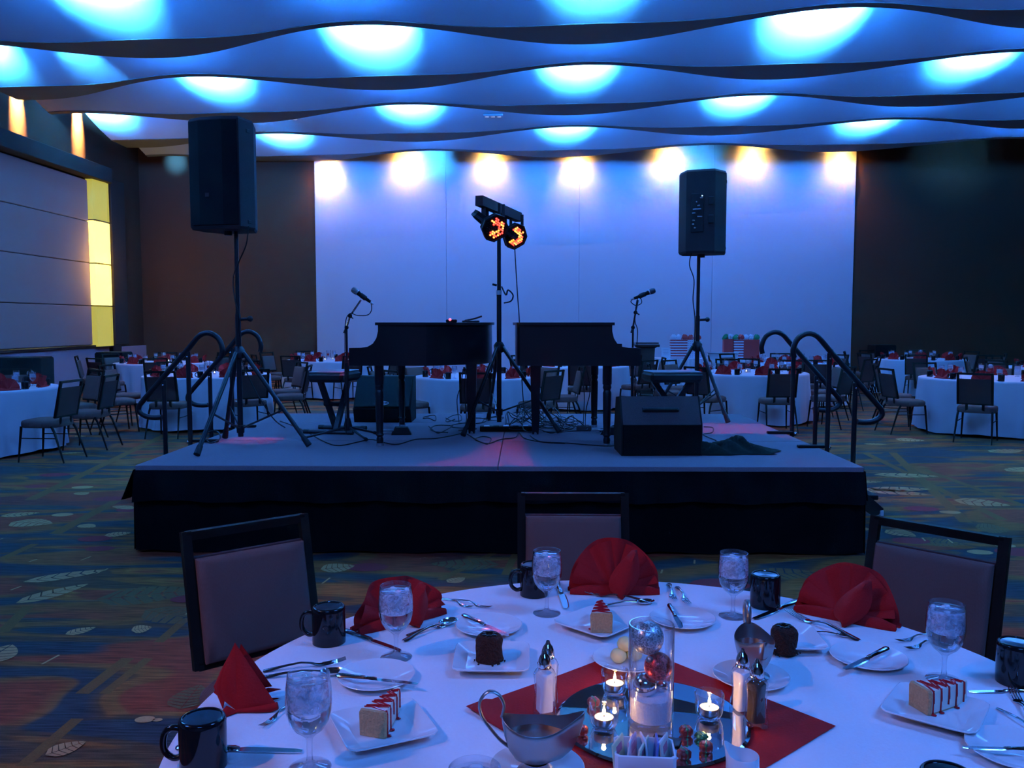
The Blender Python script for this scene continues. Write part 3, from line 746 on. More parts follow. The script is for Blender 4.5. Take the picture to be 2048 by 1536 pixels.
plR = Vector((0.29, 7.16, SZ))
piano('black grand piano whose keyboard end is beside the lectern and black microphone', rp, PZB, PZT, 0.595, 1, [(0.345, -0.60, 'turned'), (-0.20, 0.10, 'square'), (0.345, 0.60, 'turned')], plR)

# benches on X-frames
def bench(label, loc, rz):
    t = thing('keyboard_bench', label, 'bench', loc, rz)
    st = MB().box((0, 0, 0.49), (0.46, 0.32, 0.085), bev=0.025).build('seat', M['rubber'], t, smooth=30)
    MB().box((0, 0, 0.534), (0.43, 0.29, 0.012), bev=0.005).build('seat_top', grain(principled('pale_vinyl', (0.34, 0.30, 0.31), 0.45), 80, 0.08, 0.05), st, smooth=30)
    for y in (-0.10, 0.10):
        s = 1 if y < 0 else -1
        beam(MB(), (-0.16 * s, y * 0.7, 0.03), (0.15 * s, y * 0.7, 0.46), 0.04, 0.045).build('leg', M['blackpaint'], t, smooth=0)
    for x in (-0.16, 0.16):
        ft = MB().tube([(x, -0.2, 0.018), (x, 0.2, 0.018)], 0.018, 8).build('foot_bar', M['blackpaint'], t)
        for yy in (-0.2, 0.2):
            MB().tube([(x, yy - 0.025, 0.018), (x, yy + 0.025, 0.018)], 0.0205, 8).build('rubber_cap', M['rubber'], ft)
    MB().cyl((0, -0.1, 0.245), (0, 0.1, 0.245), 0.02, n=8).build('pivot', M['blackmat'], t)
    return t
bench('X-frame bench with a pale top beside the chrome boom microphone stand', (-1.66, 7.38, SZ), R(80))
bench('X-frame bench with a pale top behind the big wedge monitor', (1.27, 7.35, SZ), R(8))

# microphones on stands
def mic_stand(label, loc, feet, hp, elbow, tip, boom_mat):
    t = thing('microphone_stand', label, 'microphone stand', loc)
    MB().cyl((0, 0, 0.08), (0, 0, hp * 0.62), 0.013, n=10).build('lower_tube', M['blackpaint'], t)
    MB().cyl((0, 0, hp * 0.6), (0, 0, hp), 0.009, n=10).build('upper_tube', M['blackpaint'], t)
    MB().cyl((0, 0, hp * 0.60), (0, 0, hp * 0.68), 0.018, n=10).build('clutch', M['rubber'], t)
    MB().lathe([(0.03, 0.06), (0.036, 0.10), (0.02, 0.16)], 10, cap0=True, cap1=True).build('hub', M['rubber'], t)
    for fx, fy in feet:
        lg = MB().tube([(0, 0, 0.09), (fx, fy, 0.015)], [0.011, 0.009], 8).build('leg', M['blackpaint'], t)
        MB().tube([(fx * 0.93, fy * 0.93, 0.021), (fx, fy, 0.014)], 0.014, 8).build('rubber_foot', M['rubber'], lg)
    e = Vector((0, 0, hp)); k = Vector(elbow); p = Vector(tip)
    MB().tube([e, k], 0.008, 8).build('boom', boom_mat, t)
    MB().tube([k, p], 0.0075, 8).build('boom_tip', boom_mat, t)
    back = e - (k - e).normalized() * 0.05
    MB().tube([e, back], [0.01, 0.016], 8).build('counterweight', M['blackpaint'], t)
    for q in (e, k):
        MB().sphere(q, 0.018, 8, 6).build('joint', M['blackmat'], t)
    MB().tube([k + Vector((0, -0.02, 0)), k + Vector((0.03, -0.03, -0.02))], 0.006, 6).build('wing_nut', M['rubber'], t)
    return t
def microphone(label, loc, a, b, mat):
    """a: head centre, b: tail, relative to loc"""
    t = thing('microphone', label, 'microphone', loc)
    a, b = Vector(a), Vector(b); d = (b - a).normalized()
    MB().tube([a - d * 0.026, a - d * 0.02, a, a + d * 0.02, a + d * 0.03], [0.012, 0.022, 0.027, 0.024, 0.020], 12).build('head_grille', mat, t)
    MB().tube([a + d * 0.026, a + d * 0.034], 0.0255, 12).build('ring', M['alu'], t)
    MB().tube([a + d * 0.033, a + d * 0.05, b], [0.020, 0.018, 0.012], 12).build('handle', M['blackmat'], t)
    MB().tube([b, b + d * 0.03], 0.009, 8).build('plug', M['alu'], t)
    c = a.lerp(b, 0.55)
    MB().tube([c - d * 0.025, c + d * 0.025], 0.021, 10).build('clip', M['rubber'], t)
    return t
def cable(label, pts, r=0.0045, mat=None, k=6, parent=None, loc=None):
    pts = [Vector(p) for p in pts]
    c0 = pts[0].copy() if loc is None else Vector(loc)
    o = MB().tube([p - c0 for p in smoothpath(pts, k)], r, 6).build('cable', mat or M['rubber'], parent)
    o.location = c0
    if parent is None: tag(o, label, 'cable', 'stage cables')
    return o
ml = Vector((-1.475, 7.02, SZ)); Yl = ml.y
tipL = Py(722, 600, Yl) - ml; elbL = Py(700, 632, Yl) - ml
mic_stand('black microphone stand with a chrome boom beside the left piano keyboard', ml, [(-0.34, -0.18), (0.20, 0.18), (0.20, -0.24)], Py(690, 655, Yl).z - SZ, elbL, tipL, M['chrome'])
microphone('microphone on the chrome boom, its pale head pointing up and away from the pianos', Py(724, 592, Yl), Py(709, 581, Yl) - Py(724, 592, Yl), Py(741, 604, Yl) - Py(724, 592, Yl), principled('pale_mic_grille', (0.35, 0.28, 0.27), 0.4, 0.6))
cable('thin cable looping from the tail of the chrome boom microphone', [Py(742, 606, Yl), Py(743, 620, Yl), Py(735, 630, Yl), Py(715, 631, Yl - 0.02), Py(700, 627, Yl - 0.03), Py(691, 645, Yl - 0.03), Py(690, 700, Yl - 0.02), Py(690, 800, Yl - 0.02), Py(692, 868, Yl - 0.05)], 0.004)
mr = Vector((0.955, 7.55, SZ)); Yr = mr.y
mic_stand('black microphone stand between the right piano keyboard and the lectern', mr, [(-0.30, -0.16), (0.22, 0.20), (0.24, -0.2)], Py(1268, 655, Yr).z - SZ, Py(1271, 625, Yr) - mr, Py(1276, 600, Yr) - mr, M['blackpaint'])
microphone('microphone pointing towards the wall above the right piano keyboard', Py(1285, 590, Yr), Py(1305, 582, Yr) - Py(1285, 590, Yr), Py(1268, 597, Yr) - Py(1285, 590, Yr), principled('dark_mic_grille', (0.12, 0.12, 0.14), 0.4, 0.6))
cable('thin cable looping from the tail of the black microphone', [Py(1265, 599, Yr), Py(1262, 604, Yr), Py(1272, 611, Yr), Py(1283, 606, Yr), Py(1281, 597, Yr), Py(1274, 600, Yr - 0.03), Py(1270, 640, Yr - 0.03), Py(1275, 660, Yr - 0.03), Py(1274, 690, Yr - 0.03), Py(1268, 800, Yr - 0.02), Py(1262, 850, Yr - 0.1)], 0.004)

# wedge monitors
def wedge(label, loc, rz, wd, prof, panels):
    """prof: outline in local (y, z); panels: (index of face, material, inset)"""
    t = thing('stage_monitor', label, 'monitor speaker', loc, rz)
    MB().ring_loft([[(-wd / 2, y, z) for y, z in prof], [(wd / 2, y, z) for y, z in prof]]).build('cabinet', M['greycarpet'] if panels == 'back' else M['blackmat'], t, smooth=0)
    for s in (-1, 1):
        e = MB(); e.ring_loft([[(s * (wd / 2 + a), y * 1.01, z * 1.005 + 0.001) for y, z in prof] for a in (0.0, 0.012)]); e.build('end_cheek', M['blackmat'], t, smooth=0)
    return t
mL = thing('stage_monitor', 'wedge floor monitor with an oval white badge under the left piano', 'monitor speaker', (-1.365, 8.1, SZ))
prof = [(0.0, 0.0), (-0.05, 0.13), (0.20, 0.43), (0.36, 0.43), (0.36, 0.0)]
MB().ring_loft([[(x, y, z) for y, z in prof] for x in (-0.275, 0.275)]).build('cabinet', M['blackmat'], mL, smooth=0)
sl_ = Vector((0, 0.25, 0.30)).normalized(); nr_ = Vector((0, -0.30, 0.25)).normalized()
g = MB(); q0 = Vector((0, -0.05, 0.13)) + sl_ * 0.02 + nr_ * 0.006; q1 = Vector((0, 0.20, 0.43)) - sl_ * 0.02 + nr_ * 0.006
ex = Vector((0.262, 0, 0)); th_ = nr_ * 0.012
g.ring_loft([[q0 - ex, q0 + ex, q1 + ex, q1 - ex], [q0 - ex + th_, q0 + ex + th_, q1 + ex + th_, q1 - ex + th_]]); go = g.build('grille', M['grille'], mL, smooth=0)
bc = q0.lerp(q1, 0.10) + th_ + nr_ * 0.003
Tq = Matrix.Translation(bc) @ Matrix(((1, 0, 0), (0, sl_.y, nr_.y), (0, sl_.z, nr_.z))).to_4x4()
MB().ring_loft([[(0.065 * math.cos(a) * k, 0.024 * math.sin(a) * k, z) for a in [2 * math.pi * j / 28 for j in range(28)]] for k, z in ((1, -0.002), (1, 0.003))], T=Tq).build('oval_badge', principled('pale_badge', (0.55, 0.55, 0.58), 0.5), go, smooth=20)
def text(name, body, size, mat, parent, T, ext=0.0008, bold=0.0):
    cu = bpy.data.curves.new(name, 'FONT'); cu.body = body; cu.size = size; cu.extrude = ext; cu.align_x = 'CENTER'; cu.align_y = 'CENTER'; cu.offset = bold
    cu.materials.append(mat)
    tmp = bpy.data.objects.new(name, cu); me = bpy.data.meshes.new_from_object(tmp); bpy.data.objects.remove(tmp)
    o = bpy.data.objects.new(name, me); C.objects.link(o); o.parent = parent; o.matrix_local = T; return o
text('badge_lettering', 'KUSTOM', 0.027, M['rubber'], go, Tq @ TR(0, 0, 0.0045), bold=0.0006)
mR = thing('stage_monitor', 'large wedge floor monitor with its back and recessed handle towards the tables', 'monitor speaker', (0.985, 6.08, SZ), R(2))
prof = [(0.0, 0.0), (0.0, 0.225), (0.115, 0.42), (0.30, 0.40), (0.40, 0.12), (0.36, 0.0)]
MB().ring_loft([[(x, y, z) for y, z in prof[:]] for x in (-0.28, 0.28)]).build('cabinet', M['greycarpet'], mR, smooth=0)
MB().box((0, -0.004, 0.113), (0.565, 0.012, 0.222), bev=0.004).build('rear_plate', M['blackcloth'], mR, smooth=0)
for s in (-1, 1):
    e = MB(); e.ring_loft([[(s * (0.28 + a), y, z) for y, z in prof] for a in (0.0, 0.012)]); e.build('end_cheek', M['blackmat'], mR, smooth=0)
hs = Vector((0, 0.115, 0.195)).normalized(); hn = Vector((0, -0.195, 0.115)).normalized(); hc = Vector((0, 0, 0.225)) + hs * 0.12
Th = Matrix.Translation(hc) @ Matrix(((1, 0, 0), (0, hs.y, hn.y), (0, hs.z, hn.z))).to_4x4()
hp_ = MB().box((0, 0, 0.0), (0.27, 0.035, 0.012), Th, 0.005).build('handle_recess', M['rubber'], mR, smooth=0)
MB().tube([Th @ Vector(p) for p in ((-0.125, -0.012, 0.004), (-0.11, -0.012, 0.022), (0.11, -0.012, 0.022), (0.125, -0.012, 0.004))], 0.009, 8).build('strap_handle', M['blackmat'], hp_)

# crumpled black cloth on the deck
cl = MB(); n = 26; m = 14; rr = random.Random(12); vs = []
for i in range(m + 1):
    for j in range(n + 1):
        u = j / n * 2 - 1; v = i / m * 2 - 1
        rad = max(abs(u), abs(v)); ang = math.atan2(v, u)
        ex_ = 1 + 0.14 * math.sin(3 * ang + 1) + 0.08 * math.sin(5 * ang)
        x = 0.29 * u * ex_; y = 0.15 * v * ex_
        h = (1 - rad ** 2.2) * (0.055 + 0.03 * math.sin(u * 5 + 1.3) * math.cos(v * 3.1) + 0.022 * math.sin(u * 11 + v * 7)) * (1.2 - 0.6 * u) + 0.006
        vs.append((x, y, max(h, 0.004)))
fs = [(i * (n + 1) + j, i * (n + 1) + j + 1, (i + 1) * (n + 1) + j + 1, (i + 1) * (n + 1) + j) for i in range(m) for j in range(n)]
cl.add(vs, fs); o = cl.build('black_cloth', M['blackcloth'], smooth=80, loc=(1.56, 6.26, SZ))
tag(o, 'crumpled black cloth lying on the deck beside the large wedge monitor', 'cloth')

# pedals, power strip and tangled cables
def pedal(label, loc, rz, s=1.0):
    t = thing('sustain_pedal', label, 'pedal', loc, rz)
    b = MB(); b.ring_loft([[(x * s, y * s, z * s) for x, y in ((-.085 * k, -.07 * k), (.085 * k, -.07 * k), (.085 * k, .07 * k), (-.085 * k, .07 * k))] for k, z in ((1, 0.0), (0.95, 0.012), (0.62, 0.06), (0.58, 0.062))]); b.build('housing', M['blackmat'], t, smooth=0)
    MB().box((-0.10 * s, 0, 0.032 * s), (0.14 * s, 0.05 * s, 0.012 * s), bev=0.004).build('treadle', M['alu'], t, smooth=0)
pedal('black sustain pedal with a metal treadle under the left piano', Pz(803, 868, SZ), R(8))
pedal('black sustain pedal beside the large wedge monitor', Pz(1222, 868, SZ), R(-10))
t = thing('power_strip', 'flat black power box between the light stand legs', 'power strip', Pz(1012, 862, SZ), R(4))
MB().box((0, 0, 0.022), (0.46, 0.09, 0.044), bev=0.006).build('body', M['blackmat'], t, smooth=0)
for i in range(5):
    MB().box((-0.17 + i * 0.085, -0.005, 0.046), (0.05, 0.05, 0.008), bev=0.002).build('socket', M['rubber'] if i % 2 else M['alu'], t, smooth=0)
t = thing('effects_box', 'small metal effects box on the deck by the cable tangle', 'pedal', Pz(1168, 861, SZ), R(-6))
MB().box((0, 0, 0.02), (0.13, 0.10, 0.04), bev=0.006).build('body', M['greycarpet'], t, smooth=0)
MB().cyl((0.03, 0, 0.04), (0.03, 0, 0.055), 0.012, n=10).build('switch', M['alu'], t)
def deck_cable(label, pix, r=0.0045, lift=()):
    cable(label, [Pz(x, y, SZ) + Vector((0, 0, r + (lift[i] if i < len(lift) else 0))) for i, (x, y) in enumerate(pix)], r)
deck_cable('cable running from the bench foot past the microphone stand to the left piano leg', [(560, 843), (600, 858), (650, 885), (680, 892), (720, 884), (745, 880), (790, 890), (830, 880), (870, 878), (905, 872)])
deck_cable('two-loop cable lying on the deck in front of the light stand', [(905, 872), (930, 868), (955, 882), (975, 889), (982, 878), (965, 874), (950, 880), (975, 888), (1000, 880), (1030, 876), (1038, 866), (1050, 878), (1090, 886), (1130, 888)])
deck_cable('cable crossing the deck front to the large wedge monitor', [(1060, 872), (1080, 884), (1130, 887), (1180, 891), (1220, 893), (1255, 888)])
rc = random.Random(21)
for i, (cx, cy, rx, n_) in enumerate(((885, 862, 34, 9), (905, 842, 24, 8), (925, 858, 30, 9), (950, 846, 26, 8), (1060, 842, 30, 10), (1090, 852, 34, 10), (1115, 846, 28, 9), (1135, 856, 26, 8), (1150, 864, 30, 7), (1040, 856, 34, 9), (860, 838, 22, 7), (985, 842, 26, 8), (1055, 836, 34, 10), (1075, 846, 38, 11), (1100, 842, 36, 10), (1125, 850, 34, 10), (1065, 856, 36, 10), (1030, 846, 30, 9), (1095, 862, 36, 8), (1145, 852, 24, 8))):
    pts = []
    a0 = rc.uniform(0, 6.28)
    for j in range(n_):
        a = a0 + j * 1.15 + rc.uniform(-.3, .3); q = rc.uniform(0.45, 1.0)
        p = Pz(cx + rx * q * math.cos(a), min(max(cy + rx * 0.32 * q * math.sin(a), 829), 895), SZ)
        pts.append(p + Vector((0, 0, 0.006 + rc.uniform(0, 0.15 if j % 3 == 1 and cx > 1020 else 0.03))))
    cable('loose black cable in tangled loops on the deck between the pianos', pts, 0.0045)
cable('black cable hanging down beside the light stand from the lit head', [Py(1029, 489, 7.95), Py(1032, 540, 7.9), Py(1035, 590, 7.9), Py(1038, 630, 7.9), Py(1041, 700, 7.9), Py(1045, 780, 7.85), Pz(1050, 838, SZ)], 0.005)
cable('short cable loop with a plug at the middle of the light stand', [Py(1003, 573, 7.7), Py(1012, 590, 7.68), Py(1016, 580, 7.66), Py(1026, 590, 7.66), Py(1022, 602, 7.66), Py(1008, 606, 7.68)], 0.007)
cable('pair of cables dangling from the loudspeaker that shows its back', [Py(1383, 506, 8.3), Py(1379, 530, 8.3), Py(1388, 560, 8.32), Py(1386, 600, 8.34), Py(1390, 640, 8.36), Py(1388, 700, 8.36)], 0.005)
cable('cable dangling below the loudspeaker that shows its grille', [Py(497, 452, 6.45), Py(492, 490, 6.48), Py(475, 530, 6.56), Py(466, 560, 6.59), Py(470, 600, 6.59), Py(480, 640, 6.59), Py(478, 700, 6.59), Py(505, 770, 6.6), Py(545, 835, 6.7), Pz(570, 855, SZ)], 0.005)
cable('coiled cable at the foot of the stand of the grille loudspeaker', [Pz(408, 884, SZ) + Vector((0, 0, 0.01)), Pz(415, 872, SZ) + Vector((0, 0, 0.03)), Pz(435, 870, SZ) + Vector((0, 0, 0.03)), Pz(440, 882, SZ) + Vector((0, 0, 0.02)), Pz(420, 888, SZ) + Vector((0, 0, 0.01)), Pz(408, 878, SZ) + Vector((0, 0, 0.03))], 0.006)
cable('short cable curling out behind the large wedge monitor', [Pz(1408, 858, SZ) + Vector((0, 0, 0.02)), Pz(1425, 862, SZ) + Vector((0, 0, 0.03)), Pz(1424, 872, SZ) + Vector((0, 0, 0.03)), Pz(1406, 874, SZ) + Vector((0, 0, 0.02)), Pz(1432, 882, SZ) + Vector((0, 0, 0.005))], 0.005)
for q, (xa, xb) in enumerate(((926, 914), (933, 930))):
    cable('thin cable hanging under the left piano, %s of a pair' % ('first', 'second')[q], [Py(xa, 738, 7.2), Py(xa - 4, 770, 7.2), Py(xb, 800, 7.2), Pz(xb + 4, 845, SZ)], 0.004)
for q, (xa, xb) in enumerate(((1160, 1168), (1172, 1172))):
    cable('thin cable hanging under the right piano, %s of a pair' % ('first', 'second')[q], [Py(xa, 736, 7.2), Py(xa + 8, 780, 7.2), Py(xb, 820, 7.2), Pz(xb - 2, 856, SZ)], 0.004)
# small things on the left piano lid
zl = SZ + PZT + 0.022
t = thing('clip_lamp', 'small red-lit gadget lying on the left piano lid', 'gadget', (-0.60, 6.95, zl))
MB().box((0, 0, 0.012), (0.09, 0.05, 0.024), bev=0.006).build('body', M['blackmat'], t, smooth=0)
MB().sphere((-0.01, -0.02, 0.022), 0.012, 8, 6).build('lamp', emit('red_glow', (1.0, 0.08, 0.10), 3.0), t)
t = thing('tablet_holder', 'black clip holder lying on the left piano lid', 'holder', (-0.44, 6.92, zl))
MB().box((0, 0, 0.008), (0.14, 0.08, 0.014), bev=0.004).build('plate', M['rubber'], t, smooth=0)
MB().tube([(-0.05, 0, 0.014), (0.03, 0, 0.03), (0.09, 0, 0.05)], 0.007, 6).build('arm', M['rubber'], t)
# ================================================================== chairs, tables and their settings
def make_chair():
    t = thing('banquet_chair', 'x', 'chair')
    s = MB(); rings = []
    for k, z in ((0.96, 0.385), (1.0, 0.40), (1.0, 0.44), (0.97, 0.458), (0.86, 0.468)):
        ring = []
        for j in range(20):
            a = 2 * math.pi * j / 20; cx, cy = math.cos(a), math.sin(a)
            p = 5.0; q = (abs(cx) ** p + abs(cy) ** p) ** (-1 / p)
            ring.append((0.225 * k * cx * q, 0.215 * k * cy * q + 0.005, z))
        rings.append(ring)
    s.ring_loft(rings).build('seat', M['taupe'], t, smooth=50)
    def bk(x, v):                                       # back plane: v along its height
        return Vector((x, -0.212 - 0.085 * (v - 0.50) / 0.40, v))
    fr = MB()
    w_ = 0.195
    def bar(a, b, wx, wy):
        a = Vector(a); b = Vector(b); d = (b - a).normalized(); s_ = Vector((1, 0, 0)) if abs(d.x) < 0.5 else Vector((0, 0, 1)); n_ = d.cross(s_).normalized(); s_ = n_.cross(d).normalized()
        fr.ring_loft([[p - s_ * wx - n_ * wy, p + s_ * wx - n_ * wy, p + s_ * wx + n_ * wy, p - s_ * wx + n_ * wy] for p in (a, b)])
    for x in (-w_, w_): bar(bk(x, 0.495), bk(x, 0.905), 0.0145, 0.0125)
    bar(bk(-w_, 0.892), bk(w_, 0.892), 0.0135, 0.012)
    bar(bk(-w_, 0.505), bk(w_, 0.505), 0.012, 0.0115)
    fr.build('back_frame', M['chairmetal'], t, smooth=0)
    pad = MB(); rings = []
    for k, d in ((0.97, 0.004), (1.0, 0.012), (1.0, 0.022), (0.94, 0.034), (0.8, 0.040)):
        ring = []
        for (a, b) in ((-1, -1), (-.6, -1), (0, -1), (.6, -1), (1, -1), (1, -.5), (1, 0), (1, .5), (1, 1), (.6, 1), (0, 1), (-.6, 1), (-1, 1), (-1, .5), (-1, 0), (-1, -.5)):
            p = bk(a * 0.178 * k, 0.668 + b * 0.155 * (0.35 + 0.65 * k)); ring.append((p.x, p.y + d, p.z))
        rings.append(ring)
    pad.ring_loft(rings).build('back_pad', M['taupe'], t, smooth=60)
    bp_ = MB(); a, b, c, d = bk(-0.182, 0.51), bk(0.182, 0.51), bk(0.182, 0.826), bk(-0.182, 0.826)
    o_ = Vector((0, -0.010, 0)); i_ = Vector((0, 0.006, 0))
    bp_.ring_loft([[a + o_, b + o_, c + o_, d + o_], [a + i_, b + i_, c + i_, d + i_]]); bp_.build('back_panel', M['chairback'], t, smooth=0)
    for x in (-0.095, 0.095):
        m = MB(); m.ring_loft([[(x - 0.016, y - 0.004, z), (x + 0.016, y - 0.004, z), (x + 0.016, y + 0.004, z), (x - 0.016, y + 0.004, z)] for y, z in ((-0.20, 0.40), (-0.212, 0.46), (-0.214, 0.51))]); m.build('bracket', M['chairmetal'], t, smooth=0)
    for sx in (-1, 1):
        MB().tube([(0.195 * sx, 0.185, 0.40), (0.212 * sx, 0.222, 0.0)], [0.0145, 0.009], 8).build('leg', M['chairmetal'], t)
        MB().tube([(0.195 * sx, -0.165, 0.40), (0.20 * sx, -0.20, 0.34), (0.217 * sx, -0.31, 0.0)], [0.0145, 0.014, 0.009], 8).build('leg', M['chairmetal'], t)
        MB().tube([(0.203 * sx, 0.198, 0.27), (0.205 * sx, -0.225, 0.27)], 0.006, 6).build('stretcher', M['chairmetal'], t)
    return t
CHAIR = make_chair()

def make_cloth(seed, n=132, r=0.917, zt=0.76, zh=0.022, fold=1.0):
    rr = random.Random(seed); k = 17; ph = [rr.uniform(0, 6.28) for _ in range(5)]
    prof = [(0.0, zt), (0.5, zt), (0.86, zt), (0.905, zt - 0.0005), (0.917, zt - 0.006), (0.921, zt - 0.03), (0.925, zt - 0.12), (0.932, zt - 0.30), (0.945, zt - 0.50), (0.96, zh)]
    rings = []
    for i, (rad, z) in enumerate(prof):
        t = max(0, (zt - 0.03 - z) / (zt - zh)); ring = []
        for j in range(n):
            a = 2 * math.pi * j / n
            f = math.sin(k * a + ph[0] + 1.1 * math.sin(2 * a + ph[1])) * 0.6 + 0.4 * math.sin(9 * a + ph[2] + math.sin(3 * a + ph[3])) + 0.25 * math.sin(29 * a + ph[4])
            q = rad + t ** 0.8 * 0.045 * f * fold
            if i == 0: q = 0.001
            ring.append((q * math.cos(a), q * math.sin(a), z + (0.012 * math.sin(5 * a + ph[2]) + 0.012 if i == len(prof) - 1 else 0)))
        rings.append(ring)
    return MB().ring_loft(rings, False, False)
CLOTHS = []
for i in range(3):
    o = make_cloth(40 + i).build('tablecloth', M['linen'], smooth=60); o['category'] = 'tablecloth'; CLOTHS.append(o)

def goblet_mesh(simple):
    t = thing('water_goblet', 'x', 'goblet')
    n = 14 if simple else 36
    out = [(0.0, 0.0), (0.034, 0.0), (0.0355, 0.0015), (0.034, 0.003), (0.014, 0.0075), (0.006, 0.012), (0.0046, 0.025), (0.0046, 0.045), (0.006, 0.056), (0.012, 0.063), (0.024, 0.073), (0.033, 0.088), (0.0375, 0.106), (0.0385, 0.125), (0.0372, 0.150), (0.0345, 0.1745)]
    inn = [(0.0335, 0.1745), (0.0361, 0.150), (0.0373, 0.125), (0.0363, 0.106), (0.0318, 0.089), (0.0225, 0.0745), (0.010, 0.0655), (0.0, 0.064)]
    if simple:
        out = out[::2] + [out[-1]]; out[0] = (0.0, 0.0); inn = inn[::2] + [inn[-1]]
    MB().lathe(out + inn, n).build('glass_bowl', M['glass'], t, smooth=60)
    wat = [(0.0, 0.0648), (0.0098, 0.0662), (0.0222, 0.0752), (0.0315, 0.0893), (0.0361, 0.106), (0.0368, 0.113), (0.030, 0.1135), (0.0, 0.1135)]
    if simple:
        MB().lathe([(r_ * 0.985, z) for r_, z in [(0.0, 0.105), (0.036, 0.106), (0.0368, 0.125), (0.0355, 0.150), (0.0, 0.155)]], n).build('ice', M['icesimple'], t, smooth=60)
    else:
        MB().lathe([(r_ * 0.992, z) for r_, z in wat], n).build('water', M['water'], t, smooth=60)
        MB().lathe([(0.0358, 0.1635), (0.030, 0.1622), (0.0, 0.1620)], n).build('water_surface', M['glass'], t, smooth=60)
    return t
M['icesimple'] = principled('frosty_ice_water', (0.85, 0.88, 0.95), 0.25, 0, 0.5, Transmission_Weight=0.35, IOR=1.2)
GOB_S = goblet_mesh(True)

def mug_mesh(simple):
    t = thing('coffee_mug', 'x', 'mug'); n = 16 if simple else 40
    # turned upside down: the foot ring is on top
    prof = [(0.039, 0.0), (0.0405, 0.001), (0.0408, 0.01), (0.0408, 0.082), (0.0395, 0.0895), (0.0365, 0.0925), (0.0335, 0.0925), (0.0325, 0.0905), (0.0, 0.0900)]
    MB().lathe([(0.0, 0.08), (0.0375, 0.08), (0.0375, 0.0)] + prof, n).build('body', M['mug'], t, smooth=50)
    h = smoothpath([(-0.038, 0, 0.020), (-0.052, 0, 0.018), (-0.066, 0, 0.030), (-0.069, 0, 0.048), (-0.064, 0, 0.066), (-0.052, 0, 0.073), (-0.038, 0, 0.071)], 2 if simple else 5)
    MB().tube(h, 0.0058, 6 if simple else 12).build('handle', M['mug'], t)
    return t
MUG_S = mug_mesh(True)

def napkin_mesh(simple, seed=0, lean=0.0, squash=1.0):
    """fan-folded napkin: pleated half disc standing on its folded base, with the tuck in front (front is -y)"""
    t = thing('napkin', 'x', 'napkin'); rr = random.Random(seed)
    na = 28 if simple else 84; nr = 4 if simple else 10; np_ = 3.2
    def fan(off, R0, k0, ang0, ang1, amp, thick=0.0):
        vs = []
        for i in range(nr + 1):
            q = i / nr
            for j in range(na + 1):
                u = j / na; a = ang0 + (ang1 - ang0) * u
                tri = math.sin(u * np_ * 6.283 + k0)
                rad = (0.012 + (R0 - 0.012) * q) * (1 - 0.02 * tri * q)
                y = off + amp * tri * q ** 0.8 + lean * math.sin(a) * q * 0.05 - 0.015 * q * math.cos(a * 2)
                vs.append((rad * math.cos(a), y, 0.006 + rad * math.sin(a) * squash))
        fs = [(i * (na + 1) + j, i * (na + 1) + j + 1, (i + 1) * (na + 1) + j + 1, (i + 1) * (na + 1) + j) for i in range(nr) for j in range(na)]
        return vs, fs
    m = MB(); m.add(*fan(0.008, 0.135, 0.4, R(177), R(3), 0.017)); m.add(*fan(-0.004, 0.128, 2.4, R(170), R(12), 0.012))
    m.build('fan', M['napkin'], t, smooth=70)
    b = MB()
    for (dy, L, h) in ((0.022, 0.135, 0.016), (-0.012, 0.130, 0.022)):
        ring = []
        for i in range(9):
            x = -L + 2 * L * i / 8; e = 0.55 + 0.45 * (1 - (abs(x) / L) ** 6)
            ring.append([(x, dy - 0.013 * e, 0.001), (x, dy + 0.013 * e, 0.001), (x, dy + 0.010 * e, h * e), (x, dy, h * 1.25 * e), (x, dy - 0.010 * e, h * e)])
        b.ring_loft(ring)
    b.build('folded_base', M['napkin'], t, smooth=60)
    f = MB(); rings = []
    for q in [i / (4 if simple else 9) for i in range(5 if simple else 10)]:
        wd = 0.008 + 0.034 * math.sin(math.pi * min(q * 1.0, 1) ** 0.7) ; z = 0.004 + 0.118 * q * squash; x = 0.012 + 0.045 * q ** 1.3; y = -0.062 + 0.042 * q
        rings.append([(x - wd, y + 0.016, z), (x - wd * 0.5, y - 0.002, z + 0.004), (x, y - 0.012, z), (x + wd * 0.55, y - 0.001, z - 0.004), (x + wd, y + 0.02, z), (x, y + 0.02, z)])
    f.ring_loft(rings).build('front_tuck', M['napkin'], t, smooth=70)
    return t
NAP_S = napkin_mesh(True)
def vase_simple():
    t = thing('centrepiece_vase', 'x', 'vase')
    MB().lathe([(0.0, 0.0), (0.045, 0.0), (0.045, 0.2), (0.0425, 0.2), (0.0425, 0.012), (0.0, 0.012)], 18).build('glass_cylinder', M['glass'], t)
    MB().lathe([(0.0, 0.013), (0.042, 0.014), (0.042, 0.055), (0.0, 0.062)], 14).build('snow_filling', M['china'], t)
    MB().sphere((0.012, -0.012, 0.115), 0.026, 12, 8).build('red_bauble', M['redball'], t)
    MB().sphere((-0.008, 0.008, 0.165), 0.031, 12, 8).build('silver_bauble', M['silverball'], t)
    return t
